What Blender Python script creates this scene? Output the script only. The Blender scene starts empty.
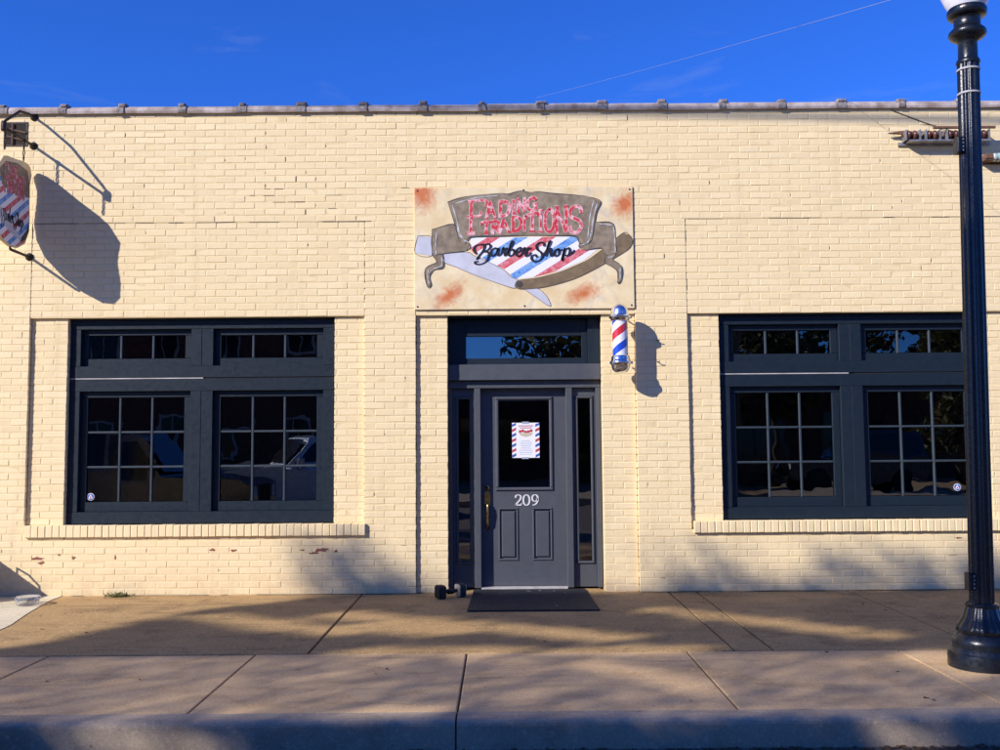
import bpy, math, random
import numpy as np
from mathutils import Vector, Matrix

random.seed(7); rng = np.random.default_rng(11)
S = bpy.context.scene
COL = S.collection
R = math.radians

# ------------------------------------------------------------------ camera, sky, sun, exposure
cam_d = bpy.data.cameras.new('camera'); cam = bpy.data.objects.new('camera', cam_d); COL.objects.link(cam)
cam_d.sensor_width = 36.0; cam_d.lens = 34.2; cam_d.clip_start = 0.05; cam_d.clip_end = 3000
PITCH = math.atan(69 / 950.0)
cam.matrix_world = Matrix.Translation((0, -9.4, 1.45)) @ Matrix.Rotation(math.pi / 2 + PITCH, 4, 'X') @ Matrix.Rotation(R(-0.44), 4, 'Z')
S.camera = cam

SUN = Vector((-1.31, -1.0, 0.915)).normalized()          # towards the sun
w = bpy.data.worlds.new('World'); S.world = w; w.use_nodes = True
nt = w.node_tree; nt.nodes.clear()
wo = nt.nodes.new('ShaderNodeOutputWorld'); bg = nt.nodes.new('ShaderNodeBackground'); sk = nt.nodes.new('ShaderNodeTexSky')
sk.sky_type = 'NISHITA'; sk.sun_disc = False
sk.sun_elevation = math.asin(SUN.z); sk.sun_rotation = math.atan2(SUN.x, SUN.y) % (2 * math.pi)
sk.altitude = 200; sk.air_density = 1.0; sk.dust_density = 0.3; sk.ozone_density = 4.0
tn = nt.nodes.new('ShaderNodeMix'); tn.data_type = 'RGBA'; tn.blend_type = 'MULTIPLY'; tn.inputs[0].default_value = 1.0; tn.inputs[7].default_value = (.28, .78, 2.02, 1)
nt.links.new(sk.outputs[0], tn.inputs[6]); 
tc = nt.nodes.new('ShaderNodeTexCoord'); mpw = nt.nodes.new('ShaderNodeMapping'); mpw.inputs['Scale'].default_value = (1.6, 1.6, 6.0); mpw.inputs['Rotation'].default_value = (.2, .35, .4)
cn = nt.nodes.new('ShaderNodeTexNoise'); cn.inputs['Scale'].default_value = 2.3; cn.inputs['Detail'].default_value = 7; cn.inputs['Roughness'].default_value = .62; cn.inputs['Distortion'].default_value = .5
cr = nt.nodes.new('ShaderNodeMapRange'); cr.inputs[1].default_value = .55; cr.inputs[2].default_value = .85; cr.inputs[4].default_value = .30      # faint wisps of high cloud over the whole sky
cm = nt.nodes.new('ShaderNodeMix'); cm.data_type = 'RGBA'; cm.inputs[7].default_value = (4.5, 5.2, 6.2, 1)
nt.links.new(tc.outputs['Generated'], mpw.inputs[0]); nt.links.new(mpw.outputs[0], cn.inputs['Vector']); nt.links.new(cn.outputs['Fac'], cr.inputs[0]); nt.links.new(cr.outputs[0], cm.inputs[0])
nt.links.new(tn.outputs[2], cm.inputs[6]); nt.links.new(cm.outputs[2], bg.inputs[0])
bg.inputs[1].default_value = 0.088
nt.links.new(bg.outputs[0], wo.inputs[0])
sl = bpy.data.lights.new('sun', 'SUN'); sl.energy = 5.0; sl.angle = R(0.42); sl.color = (1.0, 0.93, 0.90)
so = bpy.data.objects.new('sun', sl); COL.objects.link(so); so.rotation_euler = SUN.to_track_quat('Z', 'Y').to_euler()
so.location = SUN * 60
S.view_settings.view_transform = 'Standard'; S.view_settings.look = 'None'
S.view_settings.gamma = 1.0; S.view_settings.exposure = 0.22; S.view_settings.use_curve_mapping = False
S.cycles.max_bounces = 8; S.cycles.transparent_max_bounces = 16

# ------------------------------------------------------------------ materials
class N:
    def __init__(s, name):
        s.m = bpy.data.materials.new(name); s.m.use_nodes = True; s.t = s.m.node_tree; s.n = s.t.nodes
        s.b = s.n['Principled BSDF']; s.out = s.n['Material Output']; s._c = None
    def new(s, k, **kw):
        n = s.n.new(k)
        for a, v in kw.items(): setattr(n, a, v)
        return n
    def L(s, a, b): s.t.links.new(a, b)
    def co(s, kind='Object'):
        if s._c is None: s._c = s.new('ShaderNodeTexCoord')
        return s._c.outputs[kind]
    def geo(s): return s.new('ShaderNodeNewGeometry')
    def noise(s, sc, det=4, rough=.55, vec=None, out='Fac', dist=0):
        n = s.new('ShaderNodeTexNoise'); n.inputs['Scale'].default_value = sc; n.inputs['Detail'].default_value = det
        n.inputs['Roughness'].default_value = rough; n.inputs['Distortion'].default_value = dist
        s.L(vec if vec is not None else s.pos(), n.inputs['Vector']); return n.outputs[out]
    def pos(s):
        if not hasattr(s, '_p'): s._p = s.new('ShaderNodeNewGeometry').outputs['Position']
        return s._p
    def ramp(s, f, a, b, lo=0., hi=1.):
        r = s.new('ShaderNodeMapRange'); r.inputs[1].default_value = a; r.inputs[2].default_value = b
        r.inputs[3].default_value = lo; r.inputs[4].default_value = hi; s.L(f, r.inputs[0]); return r.outputs[0]
    def mix(s, f, a, b, mode='MIX'):
        m = s.new('ShaderNodeMix', data_type='RGBA', blend_type=mode)
        for sock, v in ((m.inputs[0], f), (m.inputs[6], a), (m.inputs[7], b)):
            if hasattr(v, 'links') or hasattr(v, 'is_linked'): s.L(v, sock)
            elif isinstance(v, (int, float)): sock.default_value = v
            else: sock.default_value = (*v, 1)
        return m.outputs[2]
    def math(s, op, a, b=None, c=None):
        m = s.new('ShaderNodeMath', operation=op)
        for i, v in enumerate((a, b, c)):
            if v is None: continue
            if isinstance(v, (int, float)): m.inputs[i].default_value = v
            else: s.L(v, m.inputs[i])
        return m.outputs[0]
    def color(s, c):
        if isinstance(c, (tuple, list)): s.b.inputs['Base Color'].default_value = (*c, 1)
        else: s.L(c, s.b.inputs['Base Color'])
    def set(s, **kw):
        for k, v in kw.items():
            i = s.b.inputs[k.replace('_', ' ')]
            if isinstance(v, (int, float)): i.default_value = v
            else: s.L(v, i)
    def bump(s, h, strength=.3, dist=.01):
        b = s.new('ShaderNodeBump'); b.inputs['Strength'].default_value = strength; b.inputs['Distance'].default_value = dist
        s.L(h, b.inputs['Height']); s.L(b.outputs[0], s.b.inputs['Normal'])

M = {}
def simple(name, c, rough=.6, metal=0., var=.15, sc=8., bump=0., dark=None, spec=.5):
    n = N(name); f = n.noise(sc, 5)
    d = dark if dark else tuple(x * (1 - 2 * var) for x in c)
    n.color(n.mix(n.ramp(f, .3, .7), d, c)); n.set(Roughness=n.ramp(n.noise(sc * 3), .3, .7, max(rough - .1, .02), min(rough + .1, 1)), Metallic=metal)
    n.b.inputs['Specular IOR Level'].default_value = spec
    if bump: n.bump(n.noise(sc * 6, 6), bump, .01)
    M[name] = n.m; return n.m

def mat_brick():
    n = N('cream_paint'); isl = n.new('ShaderNodeNewGeometry').outputs['Random Per Island']
    base = n.mix(isl, (.83, .655, .35), (.88, .72, .41))
    b2 = n.noise(2.4, 6, .65, dist=.7); base = n.mix(n.ramp(b2, .50, .74, 0, .35), base, (.72, .56, .30))
    big = n.noise(.7, 4); base = n.mix(n.ramp(big, .35, .75), base, (.83, .67, .375))
    grime = n.noise(14, 7, .7); base = n.mix(n.ramp(grime, .60, .85, 0, .25), base, (.50, .38, .21))
    streak = n.new('ShaderNodeMapping'); n.L(n.pos(), streak.inputs[0]); streak.inputs['Scale'].default_value = (5, 1, .35)
    st = n.noise(1.6, 5, .6, streak.outputs[0]); base = n.mix(n.ramp(st, .54, .76, 0, .36), base, (.58, .43, .21))
    sx = n.new('ShaderNodeSeparateXYZ'); n.L(n.pos(), sx.inputs[0])
    splash = n.math('MULTIPLY', n.ramp(sx.outputs[2], .0, .32, 1, 0), n.ramp(n.noise(5, 6, .7), .35, .7, 0, .55))
    base = n.mix(splash, base, (.40, .28, .15))
    n.color(base); n.set(Roughness=.72); n.bump(n.noise(45, 6, .7), .55, .005); M['cream'] = n.m
mat_brick()
def mat_mortar():
    n = N('painted_mortar'); b = n.mix(n.ramp(n.noise(9, 6, .7), .35, .75), (.82, .655, .35), (.70, .54, .28))
    n.color(b); n.set(Roughness=.85); n.bump(n.noise(70, 5, .7), .6, .005); M['mortar'] = n.m
mat_mortar()

def mat_concrete(name, a, b, stain, speck=None, spf=0., sc=1.0, grain=.3):
    n = N(name); f = n.noise(1.1 * sc, 6, .62); c = n.mix(n.ramp(f, .3, .72), a, b)
    f2 = n.noise(3.2 * sc, 7, .68, dist=.6); c = n.mix(n.ramp(f2, .50, .72, 0, .75), c, stain)
    f3 = n.noise(26, 6, .7); c = n.mix(n.ramp(f3, .55, .8, 0, .45), c, tuple(x * .55 for x in a))
    mp = n.new('ShaderNodeMapping'); n.L(n.pos(), mp.inputs[0]); mp.inputs['Scale'].default_value = (.7, 3.2, 1)
    f5 = n.noise(1.3, 6, .65, mp.outputs[0], dist=1.1); c = n.mix(n.ramp(f5, .54, .70, 0, .5), c, tuple(x * .55 for x in stain))
    g1 = n.noise(85, 3, .6); c = n.mix(n.ramp(g1, .50, .64, 0, grain), c, tuple(x * .38 for x in a)); g2 = n.noise(48, 3, .6, dist=.4); c = n.mix(n.ramp(g2, .56, .68, 0, .4), c, tuple(min(1, x * 1.5) for x in b))
    f6 = n.noise(.55, 3, .5); c = n.mix(n.ramp(f6, .55, .75, 0, .35), c, tuple(min(1, x * 1.25) for x in b))
    if speck:
        v = n.new('ShaderNodeTexVoronoi'); v.inputs['Scale'].default_value = 42; n.L(n.pos(), v.inputs['Vector'])
        sp = n.math('LESS_THAN', v.outputs['Distance'], .27); vc = n.new('ShaderNodeSeparateColor'); n.L(v.outputs['Color'], vc.inputs[0])
        k = n.math('MULTIPLY', sp, n.math('GREATER_THAN', vc.outputs[0], .55))
        c = n.mix(n.math('MULTIPLY', k, spf), c, speck)
    v2 = n.new('ShaderNodeTexVoronoi'); v2.inputs['Scale'].default_value = 6; n.L(n.pos(), v2.inputs['Vector'])
    dk = n.math('LESS_THAN', v2.outputs['Distance'], .055)          # gum and oil spots
    c = n.mix(n.math('MULTIPLY', dk, .55), c, tuple(x * .3 for x in a))
    n.color(c); n.set(Roughness=.88); n.bump(n.noise(110, 6, .75), .55, .006); M[name] = n.m
mat_concrete('concrete_old', (.40, .25, .095), (.50, .32, .125), (.18, .108, .038), (.78, .57, .27), .6, grain=.55)
mat_concrete('concrete_new', (.56, .375, .185), (.65, .445, .225), (.42, .25, .10), (.36, .24, .10), .3)
mat_concrete('concrete_kerb', (.38, .30, .20), (.46, .36, .24), (.27, .20, .125))
mat_concrete('concrete_white', (.66, .57, .37), (.76, .67, .45), (.5, .41, .25))
mat_concrete('asphalt', (.15, .125, .098), (.19, .16, .125), (.10, .085, .066), (.28, .24, .19), .5)
simple('dirt', (.10, .075, .045), .95, var=.3, sc=20)
simple('slate_muntin_lit', (.032, .048, .058), .5, var=.08, sc=12)  # same slate paint; the light the muntins catch is put into the colour
simple('slate_paint', (.0095, .0185, .028), .5, var=.06, sc=9, bump=.15, spec=.3)
simple('door_paint', (.073, .080, .090), .5, var=.05, sc=6, bump=.12)
simple('caulk', (.55, .52, .48), .7, var=.2)
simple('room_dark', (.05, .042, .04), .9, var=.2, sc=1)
simple('rust', (.22, .11, .065), .8, var=.35, sc=22, bump=.3)
simple('dark_iron', (.055, .038, .030), .6, .3, var=.3, sc=25, bump=.2)
simple('coping_clay', (.56, .50, .45), .85, var=.28, sc=7, bump=.4, dark=(.22, .155, .12))
simple('coping_joint', (.36, .33, .31), .85, var=.35, sc=30, bump=.5, dark=(.13, .10, .085))
simple('galv', (.45, .44, .43), .5, .6, var=.25, sc=20)
simple('brown_glaze', (.16, .062, .042), .3, var=.3, sc=15)
simple('aqua_glass', (.42, .55, .50), .15, var=.1)
simple('lamp_black', (.009, .013, .019), .30, var=.3, sc=14, bump=.12, spec=.5)
simple('strap_white', (.42, .42, .42), .5, var=.06)
simple('black_rubber', (.022, .022, .024), .75, var=.2, sc=12, bump=.4)
simple('black_plastic', (.014, .014, .015), .4, var=.2)
simple('beige_plastic', (.62, .55, .38), .5, var=.1)
simple('blue_plastic', (.03, .12, .40), .4, var=.1)
simple('chrome', (.82, .82, .84), .16, 1., var=.04)
simple('brass', (.55, .38, .13), .28, 1., var=.15)
simple('numeral', (.72, .71, .69), .4, var=.05)
simple('white_card', (.85, .85, .86), .6, var=.03)
simple('ink_red', (.55, .05, .06), .6, var=.15)
simple('ink_grey', (.35, .42, .48), .7, var=.1)
simple('ink_blue', (.035, .11, .42), .6, var=.1)
simple('ink_black', (.015, .013, .013), .55, var=.2)
simple('chip_red', (.36, .13, .085), .9, var=.25, sc=40)
simple('hole_dark', (.03, .024, .018), .95, var=.2)
simple('old_wood', (.16, .10, .06), .8, var=.3, sc=10, bump=.3)
simple('bark', (.11, .085, .065), .95, var=.35, sc=9, bump=.6)
simple('brick_red', (.20, .085, .06), .85, var=.3, sc=5)
simple('trim_pale', (.5, .48, .44), .7, var=.1)
simple('tyre', (.02, .02, .021), .85, var=.2)
simple('rim_metal', (.5, .5, .52), .3, .9, var=.1)
simple('auto_glass', (.015, .018, .02), .06, var=.1)
simple('head_lens', (.8, .82, .85), .12, var=.05)
simple('tail_lens', (.45, .01, .012), .15, var=.1)
simple('cable_pale', (.35, .36, .38), .5, var=.1)
simple('cable_dark', (.03, .03, .03), .6, var=.1)
simple('dry_leaf', (.20, .105, .045), .8, var=.45, sc=35)
simple('earth', (.44, .30, .16), .95, var=.15, sc=.6)
for nm, c in (('car_blue', (.50, .57, .64)), ('car_charcoal', (.03, .03, .033)), ('car_grey', (.12, .12, .125))):
    simple(nm, c, .25, .3, var=.04)
    M[nm].node_tree.nodes['Principled BSDF'].inputs['Coat Weight'].default_value = .6

def mat_leaf(name, a, b):
    n = N(name); isl = n.new('ShaderNodeNewGeometry').outputs['Random Per Island']
    n.color(n.mix(isl, a, b)); n.set(Roughness=.6)
    tr = n.new('ShaderNodeBsdfTranslucent'); n.L(n.mix(isl, a, b), tr.inputs[0]); mx = n.new('ShaderNodeMixShader'); mx.inputs[0].default_value = .25
    n.L(n.b.outputs[0], mx.inputs[1]); n.L(tr.outputs[0], mx.inputs[2]); n.L(mx.outputs[0], n.out.inputs[0]); M[name] = n.m
mat_leaf('leaf_green', (.035, .055, .018), (.085, .105, .035)); mat_leaf('leaf_olive', (.06, .065, .02), (.12, .11, .035)); mat_leaf('weed_green', (.12, .14, .04), (.22, .22, .08))

def mat_glass(name, tint, refl):
    n = N(name); n.n.remove(n.b)
    tr = n.new('ShaderNodeBsdfTransparent'); tr.inputs[0].default_value = (*tint, 1)
    gl = n.new('ShaderNodeBsdfGlossy'); gl.inputs['Roughness'].default_value = .004
    bp = n.new('ShaderNodeBump'); bp.inputs['Strength'].default_value = .06; bp.inputs['Distance'].default_value = .02
    n.L(n.noise(2.2, 2), bp.inputs['Height']); n.L(bp.outputs[0], gl.inputs['Normal'])
    fr = n.new('ShaderNodeFresnel'); fr.inputs[0].default_value = 1.5
    f = n.math('MINIMUM', n.math('MULTIPLY', fr.outputs[0], refl), 1.0)
    mx = n.new('ShaderNodeMixShader'); n.L(f, mx.inputs[0]); n.L(tr.outputs[0], mx.inputs[1]); n.L(gl.outputs[0], mx.inputs[2]); n.L(mx.outputs[0], n.out.inputs[0])
    M[name] = n.m
mat_glass('window_glass', (.5, .52, .53), 3.4); mat_glass('transom_glass', (.4, .42, .45), 5.2)
n_ = N('clear_glass'); n_.color((.95, .96, .97)); n_.set(Roughness=.04, IOR=1.5); n_.b.inputs['Transmission Weight'].default_value = .9; M['clear_glass'] = n_.m
n_ = N('globe_white'); n_.color((.82, .83, .85)); n_.set(Roughness=.25); n_.b.inputs['Subsurface Weight'].default_value = .3; M['globe'] = n_.m

def mat_pole():
    n = N('pole_stripes'); s = n.new('ShaderNodeSeparateXYZ'); n.L(n.co(), s.inputs[0])
    a = n.math('DIVIDE', n.math('ARCTAN2', s.outputs[1], s.outputs[0]), 2 * math.pi)
    t = n.math('FRACT', n.math('ADD', n.math('ADD', n.math('SUBTRACT', n.math('DIVIDE', s.outputs[2], .32), a), 10.), POLE_PH))
    r = n.new('ShaderNodeValToRGB'); r.color_ramp.interpolation = 'CONSTANT'; e = r.color_ramp.elements
    W = (.80, .80, .82, 1); e[0].position = 0; e[0].color = W; e[1].position = .25; e[1].color = (.02, .065, .50, 1)
    q = e.new(.5); q.color = W; q = e.new(.75); q.color = (.55, .03, .035, 1)
    n.L(t, r.inputs[0]); n.color(r.outputs[0]); n.set(Roughness=.2); n.b.inputs['Coat Weight'].default_value = .8; M['pole'] = n.m
POLE_PH = .30
mat_pole()

# ------------------------------------------------------------------ mesh helpers
class MB:
    def __init__(s): s.v = []; s.f = []
    def add(s, vs, fs):
        o = len(s.v); s.v += [tuple(p) for p in vs]; s.f += [tuple(i + o for i in f) for f in fs]; return s
    def box(s, x0, x1, y0, y1, z0, z1):
        return s.add([(x0,y0,z0),(x1,y0,z0),(x1,y1,z0),(x0,y1,z0),(x0,y0,z1),(x1,y0,z1),(x1,y1,z1),(x0,y1,z1)],
                     [(0,3,2,1),(4,5,6,7),(0,1,5,4),(1,2,6,5),(2,3,7,6),(3,0,4,7)])
    def bbox(s, x0, x1, y0, y1, z0, z1, c=.004):
        """box whose front (-Y) edges are chamfered"""
        vs = [(x0+c,y0,z0+c),(x1-c,y0,z0+c),(x1-c,y0,z1-c),(x0+c,y0,z1-c),(x0,y0+c,z0),(x1,y0+c,z0),(x1,y0+c,z1),(x0,y0+c,z1),(x0,y1,z0),(x1,y1,z0),(x1,y1,z1),(x0,y1,z1)]
        fs = [(0,1,2,3)] + [(4+i, 4+(i+1)%4, (i+1)%4, i) for i in range(4)] + [(8+i, 8+(i+1)%4, 4+(i+1)%4, 4+i) for i in range(4)] + [(11,10,9,8)]
        return s.add(vs, fs)
    def lathe(s, prof, seg=24, c=(0,0,0), axis='Z', fl=0, fd=0., cap=True):
        vs = []; fs = []
        for r, z in prof:
            for k in range(seg):
                a = 2 * math.pi * k / seg; rr = r * (1 - fd * (.5 + .5 * math.cos(a * fl))) if fl else r
                p = (rr * math.cos(a), rr * math.sin(a), z)
                if axis == 'X': p = (p[2], p[0], p[1])
                elif axis == 'Y': p = (p[0], p[2], p[1])
                vs.append((p[0]+c[0], p[1]+c[1], p[2]+c[2]))
        m = len(prof)
        for i in range(m - 1):
            for k in range(seg):
                q = (i*seg+k, i*seg+(k+1)%seg, (i+1)*seg+(k+1)%seg, (i+1)*seg+k)
                fs.append(q if axis != 'Y' else q[::-1])
        if cap:
            if prof[0][0] > 1e-4: fs.append(tuple(range(seg))[::-1])
            if prof[-1][0] > 1e-4: fs.append(tuple((m-1)*seg+k for k in range(seg)))
        return s.add(vs, fs)
    def tube(s, pts, r, seg=8):
        pts = [Vector(p) for p in pts]; m = len(pts); rs = r if isinstance(r, (list, tuple)) else [r] * m; vs = []; fs = []
        for i, p in enumerate(pts):
            d = (pts[min(i+1, m-1)] - pts[max(i-1, 0)]).normalized()
            a = d.cross(Vector((0,0,1)) if abs(d.z) < .9 else Vector((1,0,0))).normalized(); b = d.cross(a)
            for k in range(seg):
                t = 2 * math.pi * k / seg; vs.append(p + (a * math.cos(t) + b * math.sin(t)) * rs[i])
        for i in range(m - 1):
            for k in range(seg): fs.append((i*seg+k, i*seg+(k+1)%seg, (i+1)*seg+(k+1)%seg, (i+1)*seg+k))
        fs.append(tuple(range(seg))[::-1]); fs.append(tuple((m-1)*seg+k for k in range(seg)))
        return s.add(vs, fs)
    def prism(s, poly, mp, d0, d1):
        """poly of (a,b); mp(a,b,d)->xyz; front at d1, back at d0"""
        m = len(poly); vs = [mp(a, b, d1) for a, b in poly] + [mp(a, b, d0) for a, b in poly]
        fs = [tuple(range(m)), tuple(range(2*m-1, m-1, -1))] + [(i, m+i, m+(i+1)%m, (i+1)%m) for i in range(m)]
        return s.add(vs, fs)
    def obj(s, name, mat, parent=None, smooth=False):
        me = bpy.data.meshes.new(name); me.from_pydata(s.v, [], s.f); me.update()
        return link(name, me, mat, parent, smooth)
def link(name, me, mat, parent=None, smooth=False):
    if isinstance(mat, str): mat = M[mat]
    if not me.materials: me.materials.append(mat)
    if smooth: me.shade_smooth(); 
    o = bpy.data.objects.new(name, me); COL.objects.link(o)
    if parent: o.parent = parent
    return o
def smooth_angle(o, deg=35):
    me = o.data; me.shade_smooth()
    try: me.set_sharp_from_angle(angle=R(deg))
    except Exception: pass
    return o
def empty(name, loc=(0,0,0), label=None, cat=None, group=None):
    o = bpy.data.objects.new(name, None); COL.objects.link(o); o.location = loc; o.empty_display_size = .2
    if label: tag(o, label, cat, group)
    return o
def tag(o, label, cat, group=None, kind=None):
    o['label'] = label; o['category'] = cat
    if group: o['group'] = group
    if kind: o['kind'] = kind
    return o
def struct(o): o['kind'] = 'structure'; return o
def box(name, mat, parent, *a, c=0): 
    m = MB(); (m.bbox(*a, c=c) if c else m.box(*a)); return m.obj(name, mat, parent)
def spline(pts, n=8, closed=False):
    P = [np.array(p, float) for p in pts]; out = []; m = len(P)
    for i in range(m if closed else m - 1):
        p0 = P[(i-1) % m] if closed or i > 0 else P[0]; p1 = P[i]; p2 = P[(i+1) % m]; p3 = P[(i+2) % m] if closed or i + 2 < m else P[-1]
        for k in range(n):
            t = k / n; out.append(tuple(.5 * ((2*p1) + (-p0+p2)*t + (2*p0-5*p1+4*p2-p3)*t*t + (-p0+3*p1-3*p2+p3)*t**3)))
    if not closed: out.append(tuple(P[-1]))
    return out
def ribbon(mb, pts, width, mp, d0, d1):
    """flat brush stroke; width is a number or f(i, direction angle)"""
    m = len(pts); Lp = []; Rp = []
    for i, p in enumerate(pts):
        a = pts[max(i-1, 0)]; b = pts[min(i+1, m-1)]; dx, dy = b[0]-a[0], b[1]-a[1]; l = math.hypot(dx, dy) or 1
        wd = width(i / (m-1), math.atan2(dy, dx)) if callable(width) else width
        nx, ny = -dy/l*wd/2, dx/l*wd/2; Lp.append((p[0]+nx, p[1]+ny)); Rp.append((p[0]-nx, p[1]-ny))
    for i in range(m - 1): mb.prism([Lp[i], Lp[i+1], Rp[i+1], Rp[i]], mp, d0, d1)

# ------------------------------------------------------------------ ground, street, pavement
mb = MB(); mb.add([(-900,-900,-.22),(900,-900,-.22),(900,900,-.22),(-900,900,-.22)], [(0,1,2,3)])
struct(mb.obj('ground', 'earth'))
mb = MB(); mb.add([(-120,-14.6,-.15),(120,-14.6,-.15),(120,-4.26,-.15),(-120,-4.26,-.15)], [(0,1,2,3)])
struct(mb.obj('road', 'asphalt'))
pav = struct(box('pavement', 'dirt', None, -40, 40, -4.12, .32, -.2, -.012))
JX = [-12.1, -10.6, -9.1, -7.66, -6.16, -4.66, -3.16, -1.717, -.245, 1.286, 2.75, 4.25, 5.75, 7.25, 8.75, 10.25, 12.1]
def slab(x0, x1, y0, y1, z, mat, parent, g=.006, name='slab'):
    m = MB(); c = .006; vs = []; pts = [(x0+g,y0+g),(x1-g,y0+g),(x1-g,y1-g),(x0+g,y1-g)]
    ins = [(x0+g+c,y0+g+c),(x1-g-c,y0+g+c),(x1-g-c,y1-g-c),(x0+g+c,y1-g-c)]
    m.add([(*p, z) for p in ins] + [(*p, z-c*.7) for p in pts] + [(*p, z-.05) for p in pts], [(0,1,2,3)] + [(4+i,4+(i+1)%4,(i+1)%4,i) for i in range(4)] + [(8+i,8+(i+1)%4,4+(i+1)%4,4+i) for i in range(4)])
    return m.obj(name, mat, parent)
for a, b in zip(JX[:-1], JX[1:]): slab(a, b, -4.12, -2.66, random.uniform(-.002, .002), 'concrete_new', pav)
for a, b in ((-12, -5.9), (-5.9, -1.36), (-1.36, 1.63)): slab(a, b, -2.655, .31, -.002 + random.uniform(-.001, .002), 'concrete_old', pav, .009)
for a, b, c_, d in ((1.63, 1.9, -2.655, .31), (1.9, 3.38, -2.655, -.70), (1.9, 3.38, -.70, .31), (3.38, 6, -2.655, -.70), (3.38, 6, -.70, .31), (6, 12, -2.655, .31)):
    slab(a, b, c_, d, -.002 + random.uniform(-.002, .002), 'concrete_old', pav, .007)
# pale patch of newer concrete by the wall
m = MB(); pl = [(-7.5,.3),(-4.30,.3),(-4.28,-.25),(-4.22,-.6),(-4.14,-1.0),(-4.02,-1.5),(-3.98,-1.9),(-4.4,-2.2),(-7.5,-2.4)]
m.prism(pl, lambda a, b, d: (a, b, d), -.03, .006); o = m.obj('concrete_patch', 'concrete_white', pav)
m = MB(); x = -6.0
while x < 6.0:
    l = random.uniform(.05,.3); wd_ = random.uniform(.004,.022)
    if not -.83 < x < 1.35 and random.random() < .8: m.add([(x,.02,.002),(x,-wd_*.6,.0025),(x+l*.5,-wd_,.0025),(x+l,-wd_*.4,.0025),(x+l,.02,.002)], [(0,1,2,3,4)])
    x += l
m.obj('wall_foot_dirt', 'dirt', pav)['kind'] = 'stuff'
# kerb in cast lengths
kerb = struct(MB().box(-40, 40, -4.24, -4.13, -.24, -.06).obj('kerb', 'concrete_kerb'))
KX = [-40, -12, -8.6, -5.6, -3.0, -.247, 2.9, 6.0, 9, 14, 40]
for a, b in zip(KX[:-1], KX[1:]):
    m = MB(); g = .005; pr = [(-4.126,.003),(-4.245,.001),(-4.262,-.005),(-4.274,-.016),(-4.279,-.03),(-4.29,-.21),(-4.126,-.21)]
    n = len(pr); m.add([(a+g,y,z) for y, z in pr] + [(b-g,y,z) for y, z in pr], [tuple(range(n)), tuple(range(2*n-1,n-1,-1))] + [(i,n+i,n+(i+1)%n,(i+1)%n) for i in range(n)])
    m.obj('kerb_stone', 'concrete_kerb', kerb)
far = struct(box('far_pavement', 'concrete_kerb', None, -120, 120, -18.5, -14.6, -.2, 0, c=0))

# ------------------------------------------------------------------ the building
CH = 2.735 / 41; BM = .2032; JT = .0085; PROUD = .0020
bld = empty('barber_shop', (0, 0, 0), 'single storey shop of cream painted brick with dark slate windows and door', 'building')
heads = []; beds = []; bricks = []   # joint positions, brick boxes
def course_region(x0, x1, z0, z1, ncourse, Y, phase=0., ybk=.075):
    h = (z1 - z0) / ncourse
    for i in range(ncourse):
        za, zb = z0 + i*h, z0 + (i+1)*h; xs = [x0]; p = x0 + (phase if i % 2 == 0 else ((phase + BM/2) % BM))
        if p - x0 < .02: p += BM
        while p < x1 - .03: xs.append(p + random.uniform(-.004, .004)); p += BM
        xs.append(x1); beds.append((x0, x1, za, Y))
        for k in range(len(xs) - 1):
            a = xs[k] + (JT/2 if k else 0); b = xs[k+1] - (JT/2 if k < len(xs) - 2 else 0)
            wv = .0022*math.sin(1.3*a + .37*i + 5*z0) + random.gauss(0, .0006)
            bricks.append((a, b, za + JT/2 + wv, zb - JT/2 + wv, Y, ybk))
            if k: heads.append((xs[k], za + h/2, Y))
mort = MB()
def region(x0, x1, z0, z1, n, Y, phase=0., ybk=None, back=.30):
    course_region(x0, x1, z0, z1, n, Y, phase, Y + .075 if ybk is None else ybk)
    mort.box(x0 + .005, x1 - .005, Y + PROUD, back, z0, z1)
ZS = 9 * CH     # .600
WX = 8.4; ZL = 2.735; ZC = 3.69; ZT = 4.835
region(-WX, WX, ZC, ZT, 17, 0.0, .06)
for x0, x1, ph in ((-WX, -4.68, .1), (-1.345, -.835, .0), (1.35, 1.87, .1), (5.19, WX, 0)): region(x0, x1, ZS, ZL, 32, 0.0, ph); region(x0, x1, ZL, ZC, 14, 0.0, ph)
for x0, x1 in ((-4.68, -1.345), (-.835, 1.35), (1.87, 5.19)): region(x0 + .002, x1 - .002, ZL, ZC, 14, .004, .12)
region(-WX, -.835, 0, ZS, 9, 0.0, .05); region(1.35, WX, 0, ZS, 9, 0.0, .15)
RY = .036
for x0, x1 in ((-4.675, -4.313), (-1.648, -1.349), (1.874, 2.19), (4.855, 5.186)): region(x0, x1, ZS + .02, ZL - .003, 32, RY, .13)
for x0, x1 in ((-.831, -.522), (1.013, 1.346)): region(x0, x1, 0, ZL - .003, 41, RY, .1)
wall = mort.obj('wall', 'mortar', bld)
def brick_geo(a, b, z0, z1, yf, yb, J=.0011):
    c = .0042; j = lambda: random.gauss(0, J)
    yf = yf + random.gauss(0, .0007); t1, t2 = random.gauss(0, .0006), random.gauss(0, .0006)
    ring = [(a+j(), z0+j()), (b+j(), z0+j()), (b+j(), z1+j()), (a+j(), z1+j())]
    cx, cz = (a+b)/2, (z0+z1)/2
    ins = [(x + (c if x < cx else -c) + j()*.6, z + (c if z < cz else -c) + j()*.6) for x, z in ring]
    vs = [(x, yf + (t1 if x < cx else -t1) + (t2 if z < cz else -t2), z) for x, z in ins] + [(x, yf + .0026, z) for x, z in ring] + [(x, yb, z) for x, z in ring]
    fs = [(0,1,2,3)] + [(4+i,4+(i+1)%4,(i+1)%4,i) for i in range(4)] + [(8+i,8+(i+1)%4,4+(i+1)%4,4+i) for i in range(4)]
    return vs, fs
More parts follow.
